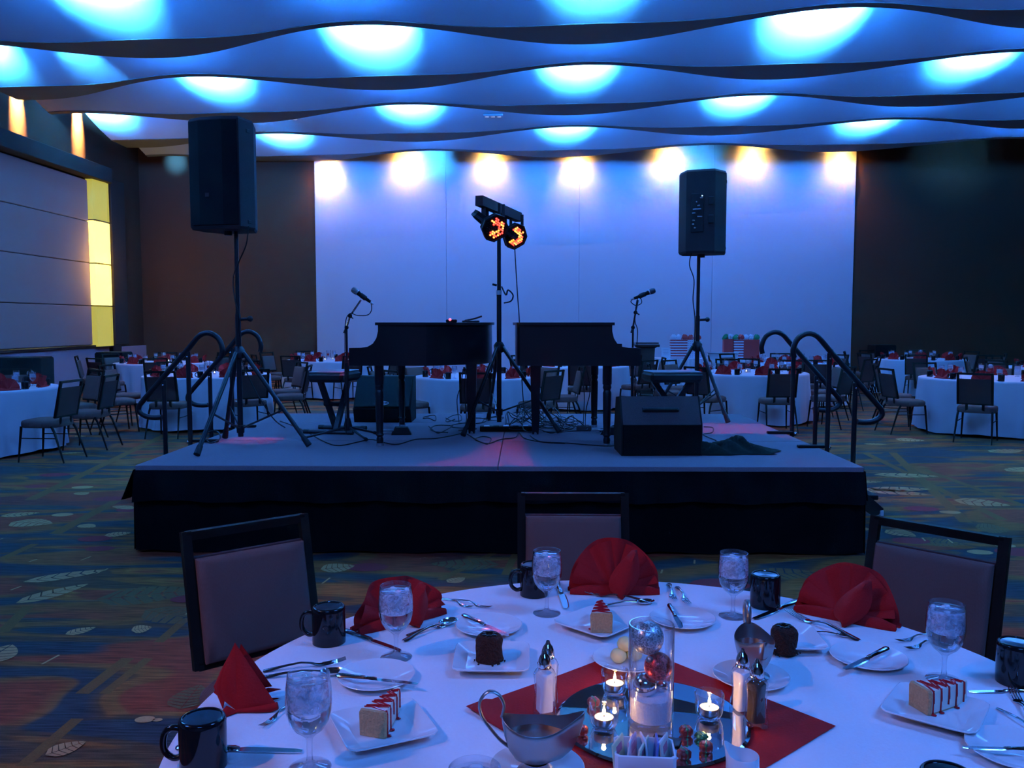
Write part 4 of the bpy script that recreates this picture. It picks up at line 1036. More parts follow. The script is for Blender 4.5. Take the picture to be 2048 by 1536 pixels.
def glitter(name, col):
    m = principled(name, col, 0.35, 0.75); nt_ = m.node_tree; b = nt_.nodes['Principled BSDF']
    tc_ = nt_.nodes.new('ShaderNodeTexCoord'); v = nt_.nodes.new('ShaderNodeTexVoronoi'); v.inputs['Scale'].default_value = 420
    nt_.links.new(tc_.outputs['Object'], v.inputs['Vector'])
    r_ = nt_.nodes.new('ShaderNodeValToRGB'); r_.color_ramp.elements[0].position = 0.25; r_.color_ramp.elements[0].color = (*[c * 0.45 for c in col], 1); r_.color_ramp.elements[1].position = 0.85; r_.color_ramp.elements[1].color = (*[min(1, c * 1.6 + 0.05) for c in col], 1)  # sparkle put into the colour
    nt_.links.new(v.outputs['Color'], r_.inputs[0]); nt_.links.new(r_.outputs[0], b.inputs['Base Color'])
    bp_ = nt_.nodes.new('ShaderNodeBump'); bp_.inputs['Strength'].default_value = 1.0; bp_.inputs['Distance'].default_value = 0.003
    nt_.links.new(v.outputs['Color'], bp_.inputs['Height']); nt_.links.new(bp_.outputs[0], b.inputs['Normal'])
    return m
M['redball'] = glitter('red_glitter', (0.65, 0.03, 0.02)); M['silverball'] = glitter('silver_glitter', (0.62, 0.62, 0.66))
VASE_S = vase_simple()
def votive_simple():
    t = thing('tealight', 'x', 'candle')
    MB().lathe([(0.0, 0.0), (0.026, 0.0), (0.031, 0.055), (0.029, 0.055), (0.024, 0.006), (0.0, 0.006)], 14).build('glass_cup', M['glass'], t)
    MB().lathe([(0.0, 0.007), (0.019, 0.007), (0.019, 0.022), (0.0, 0.022)], 12).build('wax', M['wax'], t)
    MB().lathe([(0.0, 0.022), (0.004, 0.028), (0.003, 0.036), (0.0, 0.044)], 8).build('flame', M['flame'], t)
    return t
VOT_S = votive_simple()

DIRS = ['right', 'far-right', 'far', 'far-left', 'left', 'near-left', 'near', 'near-right']
def side(a):
    return DIRS[int(round((math.degrees(a) % 360) / 45.0)) % 8]
TABLES = [  # x, y, first chair angle, short description
    (-6.63, 10.10, -32, 'table beside the pale dado'),
    (-4.78, 12.70, 42, 'table behind the grille loudspeaker steps'),
    (-7.10, 16.60, 20, 'corner table below the yellow column'),
    (-0.70, 12.45, 0, 'table seen under the left piano'),
    (0.98, 15.60, 45, 'table seen under the right piano'),
    (-4.10, 17.70, 30, 'table far behind the chrome boom'),
    (6.60, 12.15, 10, 'first table along the brown wall'),
    (3.52, 13.45, 2, 'table behind the crumpled black cloth'),
    (8.50, 18.40, 22, 'farthest table along the brown wall'),
    (5.10, 16.20, 40, 'table before the white wall edge'),
    (9.50, 15.05, 15, 'second table along the brown wall'),
]
used_angles = set()
rt = random.Random(17)
for ti, (tx, ty, a0, desc) in enumerate(TABLES):
    src = CLOTHS[ti % 3]
    clone(src, (tx, ty, 0), rt.uniform(0, 6.28), 'white floor-length cloth over the ' + desc, 'white round tablecloths')
    seen = {}
    for k in range(8):
        a = R(a0 + 45 * k)
        sd = side(a)
        rad = 1.225 + rt.uniform(0.0, 0.08)
        if ti == 0 and k == 0: rad = 1.42
        if ti in (1, 6) and k in (4, 5, 6): rad = 1.28
        aj = a + rt.uniform(-0.06, 0.06)
        cx, cy = tx + rad * math.cos(aj), ty + rad * math.sin(aj)
        face = aj + math.pi / 2 + rt.uniform(-0.14, 0.14)
        if ti == 0 and k == 0: cx, cy, face = -5.36, 9.42, R(86)
        clone(CHAIR, (cx, cy, 0), face, 'banquet chair at the %s side of the %s' % (sd, desc), 'chairs at the round tables')
        ns = a + rt.uniform(-0.04, 0.04)
        clone(NAP_S, (tx + 0.76 * math.cos(ns), ty + 0.76 * math.sin(ns), 0.76), ns - math.pi / 2, 'red fan napkin at the %s side of the %s' % (sd, desc), 'red napkins on the far tables')
        clone(GOB_S, (tx + 0.62 * math.cos(a + 0.30), ty + 0.62 * math.sin(a + 0.30), 0.76), 0, 'water goblet at the %s side of the %s' % (sd, desc), 'goblets on the far tables')
        clone(MUG_S, (tx + 0.77 * math.cos(a + 0.29), ty + 0.77 * math.sin(a + 0.29), 0.76), rt.uniform(0, 6.28), 'upturned black mug at the %s side of the %s' % (sd, desc), 'mugs on the far tables')
    clone(VASE_S, (tx, ty, 0.76), rt.uniform(0, 6), 'glass vase of baubles in the middle of the ' + desc, 'vases on the far tables')
    for q in range(2):
        aa = (R(235), R(70))[q] + rt.uniform(-0.3, 0.3)
        clone(VOT_S, (tx + 0.13 * math.cos(aa), ty + 0.13 * math.sin(aa), 0.76), 0, 'lit tealight %s the vase on the %s' % (('before', 'behind')[q], desc), 'tealights on the far tables')

# portable bars in black covers along the walls
def bar(label, loc, wd, h, dp, rz, emblem):
    t = thing('covered_cart', label, 'cart', loc, rz)
    b = MB(); rings = []
    for k, z in ((1.02, 0.0), (1.01, h * 0.5), (1.0, h - 0.04), (0.985, h - 0.012), (0.95, h)):
        rings.append([(wd / 2 * k * sx + 0.008 * math.sin(7 * z + sx), dp / 2 * k * sy, z) for sx, sy in ((-1, -1), (-.33, -1.01), (.33, -1.0), (1, -1), (1, 1), (.33, 1), (-.33, 1), (-1, 1))])
    b.ring_loft(rings).build('cover', M['blackcloth'], t, smooth=30)
    MB().box((0, 0, h + 0.006), (wd * 0.96, dp * 0.96, 0.014), bev=0.005).build('top', M['blackmat'], t, smooth=0)
    if emblem:
        em = MB(); cx, cz, y = wd * 0.30, h * 0.70, -dp / 2 - 0.012
        em.ring_loft([[(cx + r_ * math.cos(a), y + yy, cz + r_ * math.sin(a)) for a in [2 * math.pi * j / 24 for j in range(24)]] for r_, yy in ((0.062, 0), (0.062, -0.003), (0.0, -0.003))], True, False)
        eo = em.build('round_emblem', principled('pale_print', (0.42, 0.40, 0.40), 0.8), t, smooth=0)
        lf = MB()
        for a in (0.3, 1.2, 2.1, 3.6, 4.6, 5.5):
            lf.box((cx + 0.03 * math.cos(a), y - 0.005, cz + 0.03 * math.sin(a)), (0.034, 0.002, 0.010), Matrix.Translation((cx, 0, cz)) @ Matrix.Rotation(a, 4, 'Y') @ Matrix.Translation((-cx, 0, -cz)))
        lf.build('emblem_mark', M['blackcloth'], eo, smooth=0)
        wm = MB()
        for i in range(6):
            wm.box((cx - 0.075 + i * 0.03, y - 0.002, cz - 0.105), (0.018, 0.003, 0.022))
        wm.build('faint_lettering', principled('faint_print', (0.12, 0.12, 0.12), 0.8), t, smooth=0)
    return t
bar('black covered cart with a pale round emblem against the pale dado', (-9.2, 15.4, 0), 0.85, 0.90, 0.7, R(12), True)
bar('black covered cart below the glowing yellow column', (-9.35, 19.2, 0), 0.62, 0.86, 0.5, 0, False)
bar('black covered cart against the brown wall beside the white partition', (9.0, 21.6, 0), 0.5, 0.97, 0.5, 0, False)

# gift table before the white wall, with bags and a card
GY = 18.75; gx0, gx1 = 2.88, 5.45
t = thing('gift_table', 'long table with a pleated pale skirt before the white wall', 'table', ((gx0 + gx1) / 2, GY, 0))
hw = (gx1 - gx0) / 2
MB().box((0, 0, 0.745), (2 * hw, 0.72, 0.03), bev=0.004).build('tabletop', M['linen'], t, smooth=0)
sk = MB(); vs = []; n = 200
per = [(-hw, 0.36), (-hw, -0.36), (hw, -0.36), (hw, 0.36)]
pth = []
for (a, b) in zip(per[:-1], per[1:]):
    L = math.dist(a, b); q = int(L / 0.02)
    for i in range(q): pth.append((a[0] + (b[0] - a[0]) * i / q, a[1] + (b[1] - a[1]) * i / q, (a, b)))
for z, am in ((0.75, 0.004), (0.6, 0.012), (0.02, 0.016)):
    for i, (x, y, (a, b)) in enumerate(pth):
        L = math.dist(a, b); nx, ny = (b[1] - a[1]) / L, -(b[0] - a[0]) / L
        f = am * (1 + math.sin(i * 1.25)); vs.append((x - nx * f * -1, y - ny * f * -1, z))
n = len(pth); sk.add(vs, [(r_ * n + j, (r_ + 1) * n + j, (r_ + 1) * n + j + 1, r_ * n + j + 1) for r_ in range(2) for j in range(n - 1)])
sk.build('pleated_skirt', M['linen'], t, smooth=60)
def stripes(name, a, b, scale):
    m = principled(name, a, 0.6); nt_ = m.node_tree; bs_ = nt_.nodes['Principled BSDF']
    tc_ = nt_.nodes.new('ShaderNodeTexCoord'); v = nt_.nodes.new('ShaderNodeTexWave'); v.bands_direction = 'Z'; v.inputs['Scale'].default_value = scale
    r_ = nt_.nodes.new('ShaderNodeValToRGB'); r_.color_ramp.interpolation = 'CONSTANT'
    r_.color_ramp.elements[0].color = (*a, 1); r_.color_ramp.elements[1].position = 0.5; r_.color_ramp.elements[1].color = (*b, 1)
    nt_.links.new(tc_.outputs['Object'], v.inputs['Vector']); nt_.links.new(v.outputs['Fac'], r_.inputs[0]); nt_.links.new(r_.outputs[0], bs_.inputs['Base Color']); return m
def dots(name, a, b, scale):
    m = principled(name, a, 0.6); nt_ = m.node_tree; bs_ = nt_.nodes['Principled BSDF']
    tc_ = nt_.nodes.new('ShaderNodeTexCoord'); v = nt_.nodes.new('ShaderNodeTexVoronoi'); v.inputs['Scale'].default_value = scale; v.inputs['Randomness'].default_value = 0.0
    r_ = nt_.nodes.new('ShaderNodeValToRGB'); r_.color_ramp.interpolation = 'CONSTANT'
    r_.color_ramp.elements[0].color = (*b, 1); r_.color_ramp.elements[1].position = 0.3; r_.color_ramp.elements[1].color = (*a, 1)
    nt_.links.new(tc_.outputs['Object'], v.inputs['Vector']); nt_.links.new(v.outputs['Distance'], r_.inputs[0]); nt_.links.new(r_.outputs[0], bs_.inputs['Base Color']); return m
STR = stripes('red_white_stripes', (0.55, 0.04, 0.05), (0.82, 0.78, 0.80), 5.6)
DOT = dots('polka_dots', (0.78, 0.76, 0.80), (0.35, 0.2, 0.4), 22)
REDP = grain(principled('red_paper', (0.62, 0.035, 0.03), 0.6), 20, 0.1, 0.02)
tissue = {'white': principled('white_tissue', (0.8, 0.78, 0.8), 0.8), 'red': principled('red_tissue', (0.65, 0.04, 0.03), 0.8), 'green': principled('green_tissue', (0.03, 0.28, 0.10), 0.8)}
def bag(label, loc, wd, dp, h, mat, tis, rz=0.0, band=None):
    t = thing('gift_bag', label, 'gift bag', loc, rz)
    b = MB(); w0, w1 = wd / 2 * 0.98, wd / 2
    b.ring_loft([[(-w0, -dp / 2, 0), (w0, -dp / 2, 0), (w0, dp / 2, 0), (-w0, dp / 2, 0)], [(-w1, -dp / 2, h), (w1, -dp / 2, h), (w1, dp / 2, h), (-w1, dp / 2, h)]], True, False).build('bag_body', mat, t, smooth=0)
    rr = random.Random(label)
    for i, c in enumerate(tis):
        x = (i + 0.5) / len(tis) * wd - wd / 2; p = MB()
        p.ring_loft([[(x + r_ * math.cos(a) * (1 + 0.3 * math.sin(3 * a + i)), r_ * 0.6 * math.sin(a), h - 0.05 + z + 0.02 * math.sin(4 * a + i)) for a in [2 * math.pi * j / 12 for j in range(12)]] for r_, z in ((0.02, 0), (0.07, 0.07), (0.055, 0.12), (0.02, 0.15))], True, True)
        p.build('tissue_paper', tissue[c], t, smooth=60)
    for yy in (-dp / 2, dp / 2):
        MB().tube([(-wd * 0.2, yy, h - 0.02), (-wd * 0.15, yy, h + 0.07), (wd * 0.15, yy, h + 0.07), (wd * 0.2, yy, h - 0.02)], 0.004, 5).build('cord_handle', mat, t)
    return t
zt = 0.76
def gx(px): return (px - 1050) / 1700 * (GY - 0.1)
bag('red and white striped gift bag with white tissue, nearest the lectern', (gx(1356), GY - 0.1, zt), 0.36, 0.16, 0.41, STR, ['white', 'white', 'red'])
bag('white polka-dot gift bag with red tissue behind the loudspeaker stand', (gx(1390), GY + 0.1, zt), 0.31, 0.16, 0.40, DOT, ['red', 'red'])
bag('narrow red gift bag with green tissue, first of the three together', (gx(1454), GY - 0.1, zt), 0.20, 0.16, 0.42, REDP, ['green', 'white'])
bag('striped gift bag squeezed between the two red bags', (gx(1473.5), GY - 0.13, zt), 0.21, 0.14, 0.41, STR, ['green', 'red'])
bag('wide red gift bag with white and green tissue nearest the handrail hook', (gx(1499), GY - 0.1, zt), 0.345, 0.16, 0.41, REDP, ['white', 'white', 'green'])
t = thing('table_card', 'white printed card in a clear stand beside the striped gift bag', 'card', (gx(1330), GY - 0.2, zt))
Tc = Matrix.Rotation(R(-14), 4, 'X')
pc = MB().box((0, 0, 0.12), (0.20, 0.004, 0.24), Tc).build('card', M['china'], t, smooth=0)
for i in range(5):
    MB().box((0, -0.004, 0.19 - i * 0.028), (0.12 - 0.015 * (i % 2), 0.002, 0.006), Tc).build('printed_line', principled('grey_print', (0.45, 0.42, 0.45), 0.8), pc, smooth=0)
MB().box((0, 0.02, 0.006), (0.21, 0.10, 0.01), bev=0.003).build('stand', M['glass'], t, smooth=0)
t = thing('display_board', 'pale blue-lit board on the floor before the gift table', 'board', (gx(1428), 17.9, 0))
MB().box((0, 0, 0.47), (0.64, 0.05, 0.86), bev=0.01).build('panel', M['linen'], t, smooth=0)
MB().box((0, -0.01, 0.905), (0.66, 0.08, 0.02), bev=0.004).build('ledge', M['china'], t, smooth=0)
for z in (0.50, 0.40, 0.30):
    for x in (-0.2, 0.0, 0.2):
        MB().box((x, -0.028, z), (0.13, 0.006, 0.018)).build('slot', M['rubber'], t, smooth=0)
for x in (-0.25, 0.25):
    MB().box((x, 0, 0.02), (0.06, 0.3, 0.04), bev=0.008).build('foot', M['blackmat'], t, smooth=0)
t = thing('lectern', 'dark wooden lectern with a flared top behind the right piano keyboard', 'lectern', (2.47, 17.4, 0))
lb = MB(); lb.ring_loft([[(-a, -b, z), (a, -b, z), (a, b, z), (-a, b, z)] for a, b, z in ((0.20, 0.18, 0.0), (0.20, 0.18, 0.05), (0.13, 0.13, 0.09), (0.16, 0.15, 1.02), (0.22, 0.2, 1.06))]); lb.build('pedestal', M['darkwood'], t, smooth=0)
MB().box((0, 0, 1.09), (0.50, 0.42, 0.05), Matrix.Translation((0, 0, 1.09)) @ Matrix.Rotation(R(5), 4, 'X') @ Matrix.Translation((0, 0, -1.09)), 0.006).build('reading_top', M['darkwood'], t, smooth=0)
MB().box((0, -0.19, 1.125), (0.46, 0.015, 0.03), bev=0.003).build('book_stop', M['darkwood'], t, smooth=0)
# ================================================================== the near table
TC = Vector((0.24, 1.66, 0.76)); TT = 0.76
o = make_cloth(99, 220, fold=0.45).build('tablecloth', M['linen'], smooth=60, loc=(TC.x, TC.y, 0)); tag(o, 'white cloth over the near round table laid with desserts', 'tablecloth', 'white round tablecloths')
clone(CHAIR, (-0.705, 2.463, 0), R(-139.6), 'taupe banquet chair drawn up behind the napkin and mug facing the patterned carpet', 'chairs at the near table')
clone(CHAIR, (0.182, 2.885, 0), R(180), 'taupe banquet chair at the near table, standing before the stage skirt', 'chairs at the near table')
clone(CHAIR, (1.095, 2.470, 0), R(134), 'taupe banquet chair behind the red fan napkin beside the lone black mug', 'chairs at the near table')

# red square cloth and round mirror
rc_ = MB(); n = 30; vs = []
Lc, Rc, Tc_ = Vector((-0.12, 1.68)), Vector((0.608, 1.617)), Vector((0.27, 2.02)); Bc = Lc + Rc - Tc_
for i in range(n + 1):
    for j in range(n + 1):
        u, v = i / n, j / n
        p = Lc.lerp(Tc_, u) * (1 - v) + Bc.lerp(Rc, u) * v
        e = min(u, v, 1 - u, 1 - v)
        z = TT + 0.0025 + (0.006 * max(0, 1 - e / 0.06) if (u < 0.12 and v < 0.12) else 0) + 0.0008 * math.sin(9 * u + 5 * v)
        vs.append((p.x, p.y, z))
rc_.add(vs, [(i * (n + 1) + j, i * (n + 1) + j + 1, (i + 1) * (n + 1) + j + 1, (i + 1) * (n + 1) + j) for i in range(n) for j in range(n)])
o = rc_.build('red_overlay', M['napkin'], smooth=60); tag(o, 'flat red cloth square under the round mirror', 'cloth')
MC = Vector((0.252, 1.632, TT + 0.0045))
t = thing('table_mirror', 'round mirror plate in the middle of the near table', 'mirror', MC)
MB().lathe([(0.0, 0.0), (0.187, 0.0), (0.1885, 0.0015), (0.183, 0.0045), (0.0, 0.0045)], 72).build('mirror_glass', M['mirror'], t, smooth=20)
MB().lathe([(0.1886, 0.0), (0.1893, 0.0012), (0.1886, 0.0022)], 72).build('bevelled_rim', M['glass'], t, smooth=60)
MZ = MC.z + 0.0046

# goblets of iced water
def frost(name):
    m = bpy.data.materials.new(name); m.use_nodes = True; nt_ = m.node_tree; nt_.nodes.remove(nt_.nodes['Principled BSDF'])
    tc_ = nt_.nodes.new('ShaderNodeTexCoord'); n_ = nt_.nodes.new('ShaderNodeTexNoise'); n_.inputs['Scale'].default_value = 85; n_.inputs['Detail'].default_value = 3; n_.inputs['Distortion'].default_value = 1.2
    nt_.links.new(tc_.outputs['Object'], n_.inputs['Vector'])
    r_ = nt_.nodes.new('ShaderNodeValToRGB'); r_.color_ramp.elements[0].position = 0.36; r_.color_ramp.elements[0].color = (0.12, 0.12, 0.12, 1); r_.color_ramp.elements[1].position = 0.62; r_.color_ramp.elements[1].color = (0.72, 0.72, 0.72, 1)
    nt_.links.new(n_.outputs['Fac'], r_.inputs[0])
    tr = nt_.nodes.new('ShaderNodeBsdfTransparent'); df = nt_.nodes.new('ShaderNodeBsdfDiffuse'); df.inputs['Color'].default_value = (0.9, 0.92, 1, 1); tl = nt_.nodes.new('ShaderNodeBsdfTranslucent'); tl.inputs['Color'].default_value = (0.9, 0.92, 1, 1)
    a_ = nt_.nodes.new('ShaderNodeMixShader'); a_.inputs[0].default_value = 0.5; nt_.links.new(df.outputs[0], a_.inputs[1]); nt_.links.new(tl.outputs[0], a_.inputs[2])
    b_ = nt_.nodes.new('ShaderNodeMixShader'); nt_.links.new(r_.outputs[0], b_.inputs[0]); nt_.links.new(tr.outputs[0], b_.inputs[1]); nt_.links.new(a_.outputs[0], b_.inputs[2])
    nt_.links.new(b_.outputs[0], nt_.nodes['Material Output'].inputs['Surface']); return m
M['frost'] = frost('frosty_ice')
def goblet_full():
    t = goblet_mesh(False)
    ic = MB(); rr = random.Random(8)
    for i in range(34):
        a = rr.uniform(0, 6.28); q = rr.uniform(0.004, 0.0265); z = 0.112 + 0.048 * (i / 33)
        T = Matrix.Translation((q * math.cos(a), q * math.sin(a), z)) @ Matrix.Rotation(rr.uniform(0, 3), 4, Vector((rr.random(), rr.random(), rr.random())).normalized())
        ic.box((0, 0, 0), (rr.uniform(0.011, 0.019), rr.uniform(0.010, 0.016), rr.uniform(0.009, 0.014)), T, 0.003)
    ic.build('ice', M['ice'], t, smooth=0)
    MB().lathe([(0.0, 0.1140), (0.0362, 0.1142), (0.0366, 0.125), (0.0360, 0.142), (0.0349, 0.158), (0.028, 0.160), (0.0, 0.1595)], 32).build('frosted_ice', M['frost'], t, smooth=60)
    for c in t.children: c.scale = (1.06, 1.06, 1.0)
    return t
GOB = goblet_full()
for (x, y), lab in zip(((-0.381, 1.450), (-0.303, 1.950), (0.060, 2.260), (0.560, 2.245), (0.927, 1.842), (-0.069, 1.134)),
                       ('goblet of iced water between the cheesecake plate and the pointed red napkin', 'goblet of iced water in front of the flopped red napkin', 'goblet of iced water in front of the upturned mug before the middle chair',
                        'goblet of iced water behind the shakers, beside a handleless-looking mug', 'goblet of iced water in front of the chair that shows past its glass', 'glass at the bottom edge of the picture, only its rim showing')):
    clone(GOB, (x, y, TT), random.uniform(0, 6), lab, 'goblets on the near table')
MUG = mug_mesh(False)
for (x, y), rz, lab in zip(((-0.572, 1.453), (-0.484, 2.045), (0.027, 2.418), (0.670, 2.330), (1.079, 1.831), (0.658, 1.285)), (R(5), R(-4), R(10), R(-100), R(180), R(90)),
                           ('upturned black mug at the table edge beside the pointed napkin', 'upturned black mug before the chair drawn up by the patterned carpet', 'upturned black mug half hidden by a goblet before the middle chair',
                            'upturned black mug beside the knife behind the cocoa cake', 'upturned black mug cut off by the picture side', 'black mug barely showing at the bottom edge')):
    o = clone(MUG, (x, y, TT), rz, lab, 'mugs on the near table')
# napkins
for (x, y, a, sq, sd), lab in zip(((-0.325, 2.185, 128, 0.78, 2), (0.262, 2.440, 90, 1.05, 3), (0.852, 2.225, 55, 0.95, 4)),
                              ('flopped red napkin behind the goblet and mug', 'red fan napkin standing before the middle chair', 'red fan napkin standing before the chair past the stage end')):
    nk = napkin_mesh(False, sd, 0.3 * sd, sq); nk['_used'] = 1
    place(nk, (x, y, TT), R(a - 90), lab, 'napkins on the near table')

def sheet(mb, A, B, C_, bulge, n=10, th=0.0012):
    """curved triangular fold of cloth with a little thickness"""
    A, B, C_ = Vector(A), Vector(B), Vector(C_); nr = (B - A).cross(C_ - A).normalized()
    vs = []; idx = {}
    for i in range(n + 1):
        for j in range(n + 1 - i):
            u, v = i / n, j / n; w_ = 1 - u - v
            p = A * w_ + B * u + C_ * v + nr * bulge * 24 * u * v * w_
            idx[i, j] = len(vs); vs.append(p)
    fs = []
    for i in range(n):
        for j in range(n - i):
            fs.append((idx[i, j], idx[i + 1, j], idx[i, j + 1]))
            if j < n - i - 1: fs.append((idx[i + 1, j], idx[i + 1, j + 1], idx[i, j + 1]))
    k = len(vs); mb.add(vs + [p - nr * th for p in vs], fs + [tuple(k + q for q in reversed(f)) for f in fs])
t = thing('napkin', 'pointed red napkin standing edge-on beside the front mug', 'napkin', (-0.578, 1.690, TT), 0, 'napkins on the near table')
A = (-0.020, 0.012, 0.130)
m = MB(); sheet(m, A, (-0.068, 0.015, 0.022), (-0.004, -0.030, 0.004), 0.012); sheet(m, A, (-0.004, -0.030, 0.004), (0.074, -0.022, 0.014), 0.010); m.build('front_folds', M['napkin'], t, smooth=60)
m = MB(); sheet(m, (-0.024, 0.022, 0.124), (-0.072, 0.026, 0.030), (-0.040, -0.012, 0.0), 0.014); sheet(m, (-0.012, 0.026, 0.122), (0.05, 0.03, 0.03), (-0.05, 0.04, 0.01), -0.012); m.build('back_folds', M['napkin'], t, smooth=60)
m = MB(); m.tube([(-0.006, -0.030, 0.004), (0.03, -0.028, 0.0065), (0.06, -0.024, 0.008), (0.076, -0.021, 0.012)], [0.003, 0.006, 0.0085, 0.0075], 10); m.build('rolled_hem', M['napkin'], t, smooth=60)
for A_, B_, C_2 in (((-0.028, -0.022, 0.012), (-0.040, -0.075, 0.002), (0.0, -0.030, 0.003)), ((0.0, 0.02, 0.012), (0.062, 0.055, 0.012), (0.045, 0.02, 0.03)), ((0.02, 0.01, 0.012), (0.070, 0.03, 0.004), (0.055, 0.0, 0.016))):
    m = MB(); sheet(m, A_, B_, C_2, 0.004); m.build('loose_tail', M['napkin'], t, smooth=60)

# plates
def square_plate():
    t = thing('dessert_plate', 'x', 'plate')
    def sq(h, z, p=9.0, n=48):
        out = []
        for j in range(n):
            a = 2 * math.pi * (j + 0.5) / n; c, s = math.cos(a), math.sin(a); q = (abs(c) ** p + abs(s) ** p) ** (-1 / p); out.append((h * c * q, h * s * q, z))
        return out
    MB().ring_loft([sq(0.02, 0.0), sq(0.052, 0.0), sq(0.055, 0.003), sq(0.0875, 0.0185), sq(0.0878, 0.0205), sq(0.0862, 0.0215), sq(0.059, 0.0075), sq(0.056, 0.0062), sq(0.02, 0.0062)]).build('dish', M['china'], t, smooth=28)
    return t
SQ = square_plate()
PLATES = {'pl1': (-0.273, 1.582, 26), 'pl2': (-0.076, 1.916, 0), 'pl3': (0.190, 2.152, 47), 'pl4': (0.640, 2.055, -2), 'pl5': (0.826, 1.670, -37)}
for (k, (x, y, a)), lab in zip(PLATES.items(), ('square white plate under the cheesecake nearest the front goblet', 'square white plate under the cocoa cake left of the shakers', 'square white plate under the cheesecake before the middle napkin', 'square white plate under the cocoa cake behind the far sauce boat', 'square white plate under the cheesecake turned sideways')):
    clone(SQ, (x, y, TT), R(a), lab, 'square dessert plates')
def round_plate(r):
    t = thing('bread_plate', 'x', 'plate')
    MB().lathe([(0.0, 0.0), (r * 0.58, 0.0), (r * 0.62, 0.002), (r * 0.97, 0.0125), (r, 0.0145), (r * 0.985, 0.0160), (r * 0.95, 0.0145), (r * 0.64, 0.0065), (r * 0.60, 0.0045), (0.0, 0.0042)], 56).build('dish', M['china'], t, smooth=50)
    return t
RP = round_plate(0.086)
BREAD = {'bp1': (-0.328, 1.822), 'bp2': (-0.092, 2.137), 'bp3': (0.416, 2.196), 'bp4': (0.802, 1.944), 'bp5': (0.900, 1.515)}
for (k, (x, y)), lab in zip(BREAD.items(), ('round white bread plate with a knife behind the front cheesecake', 'round white bread plate with a knife behind the cocoa cake', 'round white bread plate with a knife behind the vase', 'round white bread plate with a knife beside the two small forks', 'round white bread plate cut off at the picture corner')):
    clone(RP, (x, y, TT), 0, lab, 'round bread plates')
SP = round_plate(0.083); SP.name = 'saucer'
for x, y, lab in ((0.022, 1.432, 'white saucer under the near steel sauce boat'), (0.500, 1.832, 'white saucer under the far steel sauce boat'), (0.240, 1.915, 'white saucer of butter balls behind the vase')):
    clone(SP, (x, y, TT + (0.003 if x < 0.3 else 0)), 0, lab, 'saucers on the near table')
butter = grain(principled('butter', (0.80, 0.66, 0.30), 0.45, Subsurface_Weight=0.2), 60, 0.06, 0.08)
for i, (dx, dy, dz) in enumerate(((-0.020, -0.005, 0.0), (0.018, 0.006, 0.0), (0.0, 0.026, 0.0), (-0.004, 0.004, 0.024))):
    b = MB().sphere((0, 0, 0.017), 0.019, 14, 9, sc=(1, 1, 0.9)).build('butter_ball', butter, loc=(0.236 + dx, 1.915 + dy, TT + 0.0075 + dz))
    tag(b, ('butter ball on the saucer side nearer the salt shakers', 'butter ball half hidden behind the vase glass', 'rearmost butter ball on the saucer behind the vase', 'topmost butter ball on the saucer behind the vase')[i], 'butter', 'butter balls')

